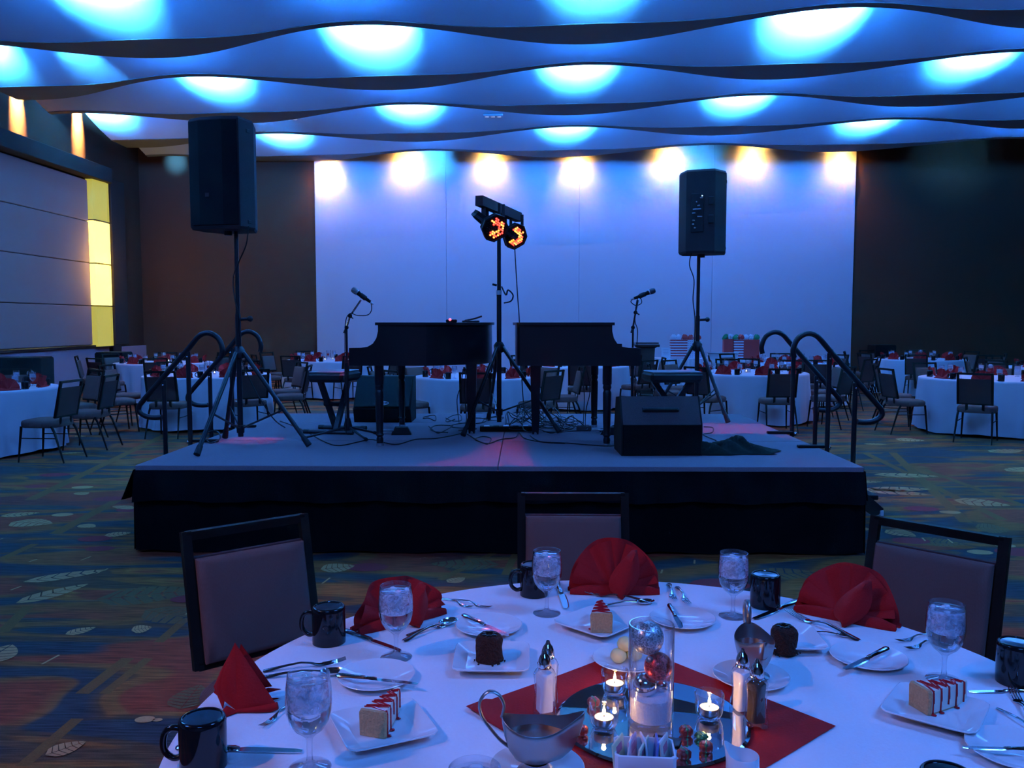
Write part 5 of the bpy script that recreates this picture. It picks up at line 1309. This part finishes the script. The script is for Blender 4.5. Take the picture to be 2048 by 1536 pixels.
# cheesecake slices with berry stripes
cake = grain(principled('cheesecake', (0.86, 0.76, 0.62), 0.6, Subsurface_Weight=0.15), 90, 0.05, 0.06)
crust = grain(principled('cookie_crust', (0.62, 0.33, 0.15), 0.85), 180, 0.3, 0.5)
berry = principled('berry_sauce', (0.50, 0.012, 0.02), 0.15)
def cheesecake(label, p0, p1):
    """p0: middle of the crust end on the plate, p1: the tip"""
    p0, p1 = Vector(p0), Vector(p1); d = p1 - p0; L = 0.118; rz = math.atan2(d.y, d.x)
    t = thing('cheesecake_slice', label, 'cake', (p0.x, p0.y, TT + 0.0068), rz, 'cheesecake slices')
    H = 0.048; w0, w1 = 0.027, 0.0035
    f = MB(); f.ring_loft([[(x, -w_, 0.003), (x, w_, 0.003), (x, w_, H - 0.002), (x, w_ * 0.93, H), (x, -w_ * 0.93, H), (x, -w_, H - 0.002)] for x, w_ in ((0.006, w0), (L - 0.003, w1 + 0.0015), (L, w1))]); f.build('filling', cake, t, smooth=20)
    c = MB(); rings = []
    for x in (0.0, 0.0035, 0.008):
        k = 0.93 if x == 0 else 1.0; rings.append([(x, -0.0275 * k, 0.0), (x, 0.0275 * k, 0.0), (x, 0.0285 * k, H * 0.9), (x, 0.025 * k, H + 0.002 * k), (x, -0.025 * k, H + 0.002 * k), (x, -0.0285 * k, H * 0.9)])
    c.ring_loft(rings).build('back_crust', crust, t, smooth=30)
    MB().prism([(0.004, -w0), (L, -w1), (L, w1), (0.004, w0)], 0.0, 0.0035).build('bottom_crust', crust, t, smooth=0)
    z = MB(); pts = []; drips = MB(); ns = 9; rr = random.Random(label)
    for i in range(ns):
        x = 0.012 + (L - 0.024) * i / (ns - 1); wd = w0 + (w1 - w0) * x / L; s = 1 if i % 2 else -1
        pts.append((x, s * wd * 0.98, H + 0.0012))
        zl_ = rr.choice([0.0, 0.0, 0.012, 0.02])
        drips.tube([(x, s * wd * 1.0, H + 0.001), (x + 0.001, s * (wd + 0.0012), H - 0.006), (x + 0.001, s * (wd + 0.0014), H * 0.45), (x, s * (wd + 0.0016), zl_)], [0.0018, 0.0022, 0.0017, 0.0022], 6)
        if zl_ == 0.0: drips.sphere((x, s * (wd + 0.005), 0.0012), 0.0055, 8, 5, sc=(1, 1, 0.3))
        x2 = x + 0.004; wd2 = w0 + (w1 - w0) * x2 / L
        drips.tube([(x2, s * wd2, H), (x2, s * (wd2 + 0.0013), H * 0.6), (x2, s * (wd2 + 0.0013), 0.022)], 0.0013, 6)
    q = []
    for a, b in zip(pts[:-1], pts[1:]):
        q += [Vector(a), Vector(a).lerp(Vector(b), 0.33), Vector(a).lerp(Vector(b), 0.66)]
    q.append(Vector(pts[-1])); z.tube(q, 0.0017, 6)
    z2 = [Vector((p.x + 0.005, -p.y, p.z)) for p in q[:-3]]; z.tube(z2, 0.0014, 6)
    z.build('berry_zigzag', berry, t); drips.build('berry_drips', berry, t)
    return t
zc = TT + 0.0068
cheesecake('striped cheesecake slice nearest the front goblet', Pz(744, 1474, zc), Pz(800, 1418, zc))
cheesecake('striped cheesecake slice whose crust end faces the front, behind the vase', Pz(1203, 1266, zc), Pz(1199, 1232, zc))
cheesecake('striped cheesecake slice lying sideways on the plate beyond the red cloth', Pz(1836, 1420, zc), Pz(1950, 1402, zc))
# chocolate cakes
choc = grain(principled('chocolate_cake', (0.060, 0.017, 0.009), 0.75, 0, 0.2), 160, 0.5, 1.0); ganache = principled('chocolate_sauce', (0.018, 0.007, 0.005), 0.12)
def lava(label, x, y, seed):
    t = thing('chocolate_cake', label, 'cake', (x, y, TT + 0.0066), 0, 'chocolate cakes'); rr = random.Random(seed)
    prof = [(0.0, 0.0), (0.0315, 0.0), (0.0325, 0.004), (0.0305, 0.010), (0.031, 0.03), (0.0315, 0.045), (0.029, 0.054), (0.022, 0.061), (0.013, 0.061), (0.008, 0.056), (0.0, 0.054)]
    n = 40; rings = []
    for r_, z in prof:
        rings.append([((r_ * (1 + 0.05 * math.sin(3 * a + z * 90 + seed) + rr.uniform(-0.02, 0.02))) * math.cos(a), (r_ * (1 + 0.05 * math.sin(4 * a + z * 70) + rr.uniform(-0.02, 0.02))) * math.sin(a), z + rr.uniform(-0.0008, 0.0008) * (z > 0)) for a in [2 * math.pi * j / n for j in range(n)]])
    MB().ring_loft(rings, False, False).build('sponge', choc, t, smooth=60)
    g = MB()
    for i in range(7):
        a = i * 0.9 + seed; g.sphere((0.014 * math.cos(a), 0.014 * math.sin(a), 0.061), 0.006, 8, 5, sc=(1.2, 1, 0.5))
    g.build('ganache', ganache, t)
    cr = MB()
    for i in range(9):
        a = rr.uniform(3.3, 6.1); q = rr.uniform(0.034, 0.04); cr.sphere((q * math.cos(a), q * math.sin(a), 0.0012), rr.uniform(0.001, 0.0028), 6, 4)
    cr.build('crumbs', choc, t)
lava('chocolate cake with a glossy dimple beside the knife-laden bread plate', -0.082, 1.925, 2)
lava('chocolate cake with a glossy dimple behind the far sauce boat', *Pz(1567, 1302, TT + 0.0066).xy, 5)

# cutlery
def ribbon(mb, st, T=None):
    """st: list of (x, half width, z, thickness)"""
    mb.ring_loft([[(x, -w_, z), (x, -w_ * 0.5, z - th * 0.35), (x, w_ * 0.5, z - th * 0.35), (x, w_, z), (x, w_ * 0.55, z + th), (x, -w_ * 0.55, z + th)] for x, w_, z, th in st], T=T)
def fork():
    t = thing('fork', 'x', 'fork'); m = MB()
    ribbon(m, [(0.055, 0.0115, 0.0035, 0.0018), (0.064, 0.0118, 0.003, 0.002), (0.074, 0.009, 0.0048, 0.002), (0.086, 0.0042, 0.009, 0.0026), (0.11, 0.0032, 0.0125, 0.003), (0.15, 0.0048, 0.0085, 0.003), (0.18, 0.0082, 0.004, 0.0028), (0.194, 0.0092, 0.0022, 0.0026), (0.2, 0.006, 0.0018, 0.002)])
    m.build('handle', M['chrome'], t, smooth=60)
    for i in range(4):
        y = (-1.5 + i) * 0.0061; q = MB(); ribbon(q, [(0.0, 0.0009, 0.0125, 0.001), (0.02, 0.0016, 0.0075, 0.0014), (0.042, 0.0019, 0.0042, 0.0016), (0.058, 0.0026, 0.0033, 0.0016)], TR(0, y, 0)); q.build('tine', M['chrome'], t, smooth=60)
    return t
def spoon():
    t = thing('spoon', 'x', 'spoon'); b = MB(); rings = []
    for q, z in ((1.0, 0.0095), (1.03, 0.0105), (0.98, 0.0108), (0.8, 0.0058), (0.5, 0.0026), (0.05, 0.0018)):
        rings.append([(0.03 + 0.03 * q * math.cos(a) * (1.0 if math.cos(a) < 0 else 1.05), 0.0195 * q * math.sin(a), z) for a in [2 * math.pi * j / 28 for j in range(28)]])
    u = [[(x, y, max(z - 0.0016, 0.0004)) for x, y, z in r_] for r_ in rings[3:]]
    b.ring_loft(list(reversed(u)) + rings[:0] + rings, True, True); b.build('bowl', M['chrome'], t, smooth=60)
    m = MB(); ribbon(m, [(0.058, 0.0055, 0.0095, 0.002), (0.075, 0.0036, 0.011, 0.0026), (0.10, 0.0032, 0.0125, 0.003), (0.145, 0.0048, 0.0085, 0.003), (0.175, 0.0082, 0.0035, 0.0028), (0.19, 0.0092, 0.0022, 0.0026), (0.196, 0.006, 0.0018, 0.002)]); m.build('handle', M['chrome'], t, smooth=60)
    return t
def knife():
    t = thing('table_knife', 'x', 'knife'); m = MB()
    m.ring_loft([[(x, -w0, 0.0018), (x, w1, 0.0018), (x, w1, 0.0032), (x, -w0 * 0.7, 0.0034)] for x, w0, w1 in ((0.0, 0.001, 0.0075), (0.012, 0.006, 0.0085), (0.05, 0.0098, 0.0085), (0.1, 0.0098, 0.008), (0.113, 0.006, 0.006))]); m.build('blade', M['chrome'], t, smooth=25)
    h = MB(); ribbon(h, [(0.108, 0.0052, 0.003, 0.0035), (0.116, 0.0068, 0.003, 0.005), (0.13, 0.0055, 0.0032, 0.005), (0.17, 0.0068, 0.003, 0.0055), (0.20, 0.0082, 0.0028, 0.006), (0.212, 0.0075, 0.0028, 0.005), (0.217, 0.004, 0.003, 0.003)]); h.build('handle', M['chrome'], t, smooth=60)
    return t
FORK, SPOON, KNIFE = fork(), spoon(), knife()
LEN = {'fork': 0.2, 'spoon': 0.196, 'table_knife': 0.217}
def lay(src, a, b, label, z=TT, group='cutlery on the near table', s=None, tilt=0.0):
    """a: photo pixel of the business end, b: pixel of the handle end"""
    pa = Pz(*a, z + 0.004); pb = Pz(*b, z + 0.004); d = pb - pa
    L = LEN[src.name.split('.')[0]]
    o = clone(src, (pa.x, pa.y, z + 0.0006), 0, label, group)
    k = s or d.length / L; k = max(0.62, min(1.25, k))
    o.scale = (k, k, k); o.rotation_euler = (0, tilt, math.atan2(d.y, d.x)); return o
ZP = TT + 0.0150
lay(KNIFE, (605, 1500), (352, 1496), 'long table knife passing behind the front black mug')
lay(FORK, (692, 1323), (526, 1341), 'dinner fork lying behind the front goblet, tines past the glass')
lay(SPOON, (690, 1345), (524, 1353), 'spoon handle lying beside the pointed napkin behind the front goblet')
lay(FORK, (522, 1456), (590, 1400), 'small fork with upturned tines between the front mug and goblet')
lay(KNIFE, (803, 1300), (688, 1260), 'table knife running from the second mug under its goblet')
lay(SPOON, (912, 1240), (806, 1281), 'spoon with a shining bowl in front of the flopped napkin')
lay(FORK, (905, 1246), (812, 1270), 'fork lying under the spoon in front of the flopped napkin')
lay(FORK, (945, 1216), (882, 1195), 'small fork nearest the flopped napkin by the bread plate')
lay(FORK, (982, 1217), (904, 1197), 'small fork farther from the flopped napkin by the bread plate')
lay(KNIFE, (1134, 1216), (1112, 1160), 'table knife standing out beside the goblet before the middle chair')
lay(FORK, (1162, 1184), (1302, 1205), 'fork with raised tines in front of the middle fan napkin')
lay(SPOON, (1308, 1204), (1190, 1214), 'spoon in front of the middle fan napkin')
lay(FORK, (1349, 1204), (1338, 1166), 'small fork nearer the middle fan napkin')
lay(FORK, (1378, 1212), (1354, 1172), 'small fork farther from the middle fan napkin')
lay(KNIFE, (1508, 1238), (1598, 1200), 'dark table knife leaning out from the mug by the cocoa cake')
lay(FORK, (1574, 1226), (1720, 1281), 'fork in front of the last red fan napkin')
lay(SPOON, (1705, 1273), (1604, 1262), 'spoon in front of the last red fan napkin')
lay(FORK, (1793, 1284), (1868, 1266), 'small fork pointing from behind the last goblet, upper of two')
lay(FORK, (1812, 1300), (1880, 1276), 'small fork pointing from behind the last goblet, lower of two')
lay(KNIFE, (1938, 1382), (2075, 1380), 'table knife by the mug that the picture side cuts off')
lay(FORK, (2024, 1380), (2068, 1455), 'fork cut off by the picture side')
lay(SPOON, (2090, 1475), (1994, 1414), 'spoon handle cut off by the picture side')
for a, b, lab in (((836, 1366), (672, 1350), 'butter knife across the bread plate behind the front cheesecake'), ((1018, 1270), (925, 1229), 'butter knife across the bread plate behind the cocoa cake'),
                  ((1364, 1256), (1338, 1208), 'butter knife across the bread plate behind the vase'), ((1690, 1338), (1776, 1295), 'butter knife across the bread plate beside the two small forks'),
                  ((1926, 1493), (2090, 1498), 'butter knife across the bread plate in the picture corner')):
    lay(KNIFE, a, b, lab, ZP)

# sauce boats
sauce = principled('brown_sauce', (0.17, 0.036, 0.016), 0.25, 0, 0.3)
def sauce_boat(label, x, y, rz):
    t = thing('sauce_boat', label, 'sauce boat', (x, y, TT + 0.0085), rz, 'sauce boats'); n = 48
    def ring(k, z, lift, off=0.0):
        out = []
        for j in range(n):
            a = 2 * math.pi * j / n; c, s = math.cos(a), math.sin(a)
            sp = max(0, c) ** 6; bk_ = max(0, -c) ** 4
            rx = (0.060 + off) * (1 + 0.42 * sp * k) ; ry = (0.043 + off) * (1 - 0.25 * max(0, c) ** 2)
            out.append((k * rx * c, k * ry * s, z + lift * (0.020 * sp + 0.012 * bk_ - 0.006 * abs(s) ** 3)))
        return out
    o1 = [ring(0.36, 0.018, 0), ring(0.62, 0.026, 0), ring(0.80, 0.042, 0), ring(0.91, 0.060, 0.3), ring(0.985, 0.078, 0.8), ring(1.0, 0.088, 1.0)]
    i1 = [ring(0.985, 0.0885, 1.0), ring(0.955, 0.078, 0.8), ring(0.88, 0.060, 0.3), ring(0.77, 0.043, 0), ring(0.55, 0.029, 0), ring(0.1, 0.026, 0)]
    MB().ring_loft(o1 + i1).build('bowl', M['steel'], t, smooth=60)
    MB().lathe([(0.0, 0.0), (0.033, 0.0), (0.034, 0.002), (0.026, 0.006), (0.021, 0.012), (0.023, 0.020)], 32).build('foot', M['steel'], t, smooth=60)
    MB().ring_loft([ring(0.925, 0.066, 0.0), ring(0.5, 0.0662, 0.0), ring(0.02, 0.0662, 0.0)], False, True).build('sauce', sauce, t, smooth=60)
    h = smoothpath([(-0.048, 0, 0.045), (-0.066, 0, 0.060), (-0.092, 0, 0.095), (-0.098, 0, 0.122), (-0.084, 0, 0.142), (-0.066, 0, 0.138), (-0.056, 0, 0.120), (-0.058, 0, 0.103), (-0.060, 0, 0.097)], 5)
    m = MB(); rings = []
    for i, p in enumerate(h):
        d = (h[min(i + 1, len(h) - 1)] - h[max(i - 1, 0)]).normalized(); nn = Vector((0, 1, 0)); uu = d.cross(nn)
        rings.append([p + nn * 0.0055 * ca + uu * 0.0026 * sa for ca, sa in [(math.cos(2 * math.pi * j / 10), math.sin(2 * math.pi * j / 10)) for j in range(10)]])
    m.ring_loft(rings).build('handle', M['steel'], t, smooth=60)
sauce_boat('steel sauce boat with a looped handle in front of the mirror', 0.020, 1.430, R(0))
sauce_boat('steel sauce boat seen from its lip behind the shakers', 0.508, 1.840, R(-92))

# shakers
def shaker(label, x, y, fill, rz):
    t = thing('shaker', label, 'shaker', (x, y, TT + 0.0035), rz, 'salt and pepper shakers')
    def sq(h, z, p=5.0, n=28, tw=0.0):
        out = []
        for j in range(n):
            a = 2 * math.pi * j / n; c, s = math.cos(a), math.sin(a); q = (abs(c) ** p + abs(s) ** p) ** (-1 / p); v = Vector((h * c * q, h * s * q, z)); v.rotate(Matrix.Rotation(tw, 3, 'Z')); out.append(tuple(v))
        return out
    so = [sq(0.019, 0.0), sq(0.0205, 0.003), sq(0.0195, 0.012, tw=0.05), sq(0.0165, 0.04, tw=0.2), sq(0.0165, 0.06, tw=0.3), sq(0.0185, 0.085, tw=0.42), sq(0.0165, 0.093, 3, tw=0.45), sq(0.0125, 0.098, 2)]
    MB().ring_loft(so).build('glass_body', M['glass'], t, smooth=50)
    MB().ring_loft([sq(0.0145, 0.010), sq(0.0135, 0.04, tw=0.2), sq(0.0135, 0.06, tw=0.3), sq(0.0150, 0.083, tw=0.42), sq(0.013, 0.087, 3, tw=0.45)]).build('filling', fill, t, smooth=50)
    cp = MB().lathe([(0.0130, 0.097), (0.0140, 0.099), (0.0140, 0.105), (0.0125, 0.113), (0.0095, 0.121), (0.0055, 0.126), (0.0045, 0.129), (0.0035, 0.133), (0.0, 0.1345)], 18, cap0=True).build('cap', M['chrome'], t, smooth=35)
saltm = principled('salt', (0.85, 0.83, 0.84), 0.9); pepm = grain(principled('pepper', (0.075, 0.045, 0.028), 0.95), 900, 0.6, 0.3)
shaker('salt shaker beside the near sauce boat, in front of its twin', 0.040, 1.655, saltm, 0.4)
shaker('shaker standing behind the salt shaker near the sauce boat', 0.048, 1.706, saltm, 0.1)
shaker('salt shaker partly hidden by the pepper shaker', 0.437, 1.668, saltm, 0.2)
shaker('dark pepper shaker standing on the red cloth beside the mirror', 0.452, 1.616, pepm, 0.3)

# vase with baubles
VX, VY = 0.246, 1.612
t = thing('centrepiece_vase', 'tall glass cylinder vase with baubles and white filling on the mirror', 'vase', (VX, VY, MZ))
MB().lathe([(0.0, 0.0), (0.0425, 0.0), (0.044, 0.0015), (0.044, 0.197), (0.0433, 0.198), (0.0415, 0.198), (0.0412, 0.196), (0.0412, 0.014), (0.038, 0.012), (0.0, 0.012)], 56).build('glass_cylinder', M['glass'], t, smooth=40)
snow = grain(principled('white_sand', (0.82, 0.80, 0.84), 0.95), 300, 0.1, 0.4)
MB().lathe([(0.0, 0.0128), (0.0405, 0.0135), (0.0407, 0.056), (0.028, 0.061), (0.0, 0.060)], 36).build('white_filling', snow, t, smooth=50)
def bauble(label, x, y, z, r, mat, cap=None):
    b = thing('bauble', label, 'bauble', (VX + x, VY + y, MZ + z), 0, 'baubles in the near vase')
    MB().sphere((0, 0, 0), r, 28, 18).build('ball', mat, b, smooth=80)
    if cap:
        T = Matrix.Translation(Vector(cap).normalized() * r * 0.97) @ Vector(cap).to_track_quat('Z', 'Y').to_matrix().to_4x4()
        MB().lathe([(0.0065, -0.002), (0.0065, 0.006), (0.004, 0.0075), (0.0, 0.008)], 14, T=T).build('cap', M['steel'], b)
bauble('large silver glitter bauble at the top of the near vase', -0.008, 0.004, 0.169, 0.0325, M['silverball'])
bauble('red glitter bauble in the middle of the near vase', 0.0125, -0.008, 0.1165, 0.0275, M['redball'], (-0.6, -0.4, 0.6))
bauble('shiny silver bauble half sunk in the white filling', -0.012, -0.004, 0.078, 0.0235, M['chrome'])
bauble('small gold-capped bauble beside the shiny silver one', 0.022, 0.010, 0.070, 0.013, M['chrome'])

# tealights in cups
def votive():
    t = thing('tealight', 'x', 'candle')
    MB().lathe([(0.0, 0.0), (0.017, 0.0), (0.022, 0.003), (0.0265, 0.014), (0.0285, 0.032), (0.029, 0.050), (0.0282, 0.0512), (0.0268, 0.050), (0.0262, 0.032), (0.0240, 0.016), (0.019, 0.0075), (0.0, 0.007)], 40).build('glass_cup', M['glass'], t, smooth=60)
    MB().lathe([(0.0, 0.0078), (0.0185, 0.0078), (0.0192, 0.009), (0.0192, 0.0225), (0.0185, 0.0228)], 28).build('tin', M['steel'], t, smooth=40)
    MB().lathe([(0.0184, 0.0180), (0.0184, 0.0222), (0.006, 0.0215), (0.0, 0.0215)], 28).build('wax', M['wax'], t, smooth=60)
    MB().cyl((0, 0, 0.021), (0.0005, 0, 0.028), 0.0009, n=6).build('wick', M['rubber'], t)
    MB().lathe([(0.0, 0.0255), (0.0028, 0.0285), (0.0034, 0.0325), (0.0022, 0.038), (0.0, 0.0455)], 12).build('flame', M['flame'], t, smooth=80)
    return t
VOT = votive()
for (x, y), lab in zip(((0.190, 1.745), (0.153, 1.590), (0.365, 1.635)), ('lit tealight behind the glass vase', 'lit tealight in front of the vase near the sauce boat', 'lit tealight beside the vase near the pepper shaker')):
    clone(VOT, (x, y, MZ), 0, lab, 'tealights on the mirror')
    point('candle_light', (x, y, MZ + 0.040), 0.36, (1.0, 0.50, 0.16), 0.004)

# wrapped chocolates
foil_r = grain(principled('red_foil', (0.30, 0.03, 0.025), 0.35, 0.4), 60, 0.4, 0.3); foil_g = grain(principled('green_foil', (0.05, 0.20, 0.08), 0.3, 0.6), 60, 0.4, 0.3)
def candy(label, px, py, rz, m1, m2, h=0.018):
    p = Pz(px, py, MZ + h / 2)
    t = thing('wrapped_chocolate', label, 'chocolate', (p.x, p.y, MZ), rz, 'wrapped chocolates')
    MB().box((0, 0, h / 2), (0.024, 0.022, h), bev=0.005).build('wrapper', m1, t, smooth=40)
    MB().box((0, 0, h / 2 + 0.0006), (0.0075, 0.0228, h + 0.0004), bev=0.003).build('band', m2, t, smooth=40)
candy('red-wrapped chocolate behind the tealight near the sauce boat', 1187, 1404, 0.3, foil_r, foil_g)
candy('red-wrapped chocolate half hidden by the sauce boat lip', 1163, 1461, -0.2, foil_r, foil_r)
candy('red-wrapped chocolate between the vase and the sugar caddy', 1372, 1462, 0.1, foil_r, foil_g)
candy('red-wrapped chocolate in front of the tealight by the pepper shaker', 1412, 1494, -0.2, foil_r, foil_g)
candy('red-wrapped chocolate beside the sugar caddy', 1368, 1508, 0.5, foil_r, foil_g)
candy('green-wrapped chocolate under the tealight by the pepper shaker', 1403, 1472, 0.2, foil_g, foil_g, 0.012)
p = Pz(1333, 1478, MZ + 0.005)
t = thing('dark_sachet', 'dark foil sachet lying behind the sugar caddy', 'sachet', (p.x, p.y, MZ), R(-20))
MB().ring_loft([[(x, -0.016, z), (x, 0.016, z), (x, 0.016, z + 0.002), (x, 0, z + hh), (x, -0.016, z + 0.002)] for x, z, hh in ((-0.026, 0.001, 0.002), (-0.015, 0.0005, 0.006), (0.015, 0.0005, 0.006), (0.026, 0.003, 0.002))]).build('packet', principled('dark_foil', (0.02, 0.014, 0.014), 0.35), t, smooth=40)

# sugar caddy with packets, creamer
cx, cy = 0.207, 1.424
t = thing('sugar_caddy', 'white ceramic caddy holding sweetener packets in front of the mirror', 'caddy', (cx, cy, TT + 0.0035), R(-4))
wl_ = MB(); w2, d2, hh = 0.052, 0.036, 0.054; th = 0.0035
def rr_(a, b, z, q=0.006):
    return [(-a + q, -b, z), (a - q, -b, z), (a, -b + q, z), (a, b - q, z), (a - q, b, z), (-a + q, b, z), (-a, b - q, z), (-a, -b + q, z)]
wl_.ring_loft([rr_(w2 - 0.003, d2 - 0.003, 0.0), rr_(w2, d2, 0.004), rr_(w2, d2, hh - 0.001), rr_(w2 - 0.001, d2 - 0.001, hh), rr_(w2 - th, d2 - th, hh), rr_(w2 - th, d2 - th, 0.005)]).build('box', M['china'], t, smooth=40)
pk_cols = [((0.78, 0.70, 0.45), 'yellow'), ((0.75, 0.76, 0.82), 'white'), ((0.80, 0.45, 0.55), 'pink'), ((0.80, 0.74, 0.55), 'cream'), ((0.78, 0.80, 0.88), 'plain white'), ((0.12, 0.22, 0.62), 'blue-printed'), ((0.80, 0.80, 0.84), 'tilted white'), ((0.60, 0.62, 0.58), 'grey')]
rk = random.Random(4)
for i, (c, nm) in enumerate(pk_cols):
    x = -0.041 + i * 0.0115
    pk = thing('sweetener_packet', '%s paper packet standing in the white caddy' % nm, 'packet', (cx + x, cy + rk.uniform(-0.004, 0.004), TT + 0.0095), R(rk.uniform(60, 100)), 'packets in the caddy')
    T = Matrix.Rotation(R(rk.uniform(-10, 14)), 4, 'Y') @ Matrix.Rotation(R(rk.uniform(-8, 8)), 4, 'X')
    MB().box((0, 0, 0.031), (0.052, 0.0035, 0.062), T, 0.001).build('paper', grain(principled('packet_%d' % i, c, 0.7), 90, 0.12, 0.1), pk, smooth=0)
    MB().box((0, -0.0021, 0.046), (0.026, 0.0004, 0.014), T).build('print', principled('packet_ink_%d' % i, (0.05, 0.12, 0.45) if i in (4, 5, 6) else (0.6, 0.2, 0.3), 0.7), pk, smooth=0)
p = Pz(1486, 1514, TT + 0.058)
t = thing('creamer', 'white ceramic cream jug with a pinched lip beside the sugar caddy', 'jug', (p.x, p.y, TT + 0.0035), R(140))
def cring(r_, z, k):
    out = []
    for j in range(40):
        a = 2 * math.pi * j / 40; sp = max(0, math.cos(a)) ** 8
        out.append(((r_ * (1 + 0.32 * sp * k)) * math.cos(a), r_ * (1 - 0.12 * k * max(0, math.cos(a))) * math.sin(a), z + 0.013 * sp * k))
    return out
MB().ring_loft([cring(0.018, 0, 0), cring(0.024, 0.002, 0), cring(0.0285, 0.02, 0), cring(0.027, 0.042, 0.3), cring(0.0265, 0.058, 1), cring(0.0255, 0.059, 1), cring(0.0245, 0.044, 0.3), cring(0.0255, 0.02, 0), cring(0.02, 0.005, 0), cring(0.002, 0.004, 0)]).build('jug', M['china'], t, smooth=60)
MB().lathe([(0.0, 0.034), (0.0245, 0.034)], 28).build('cream', M['china'], t)
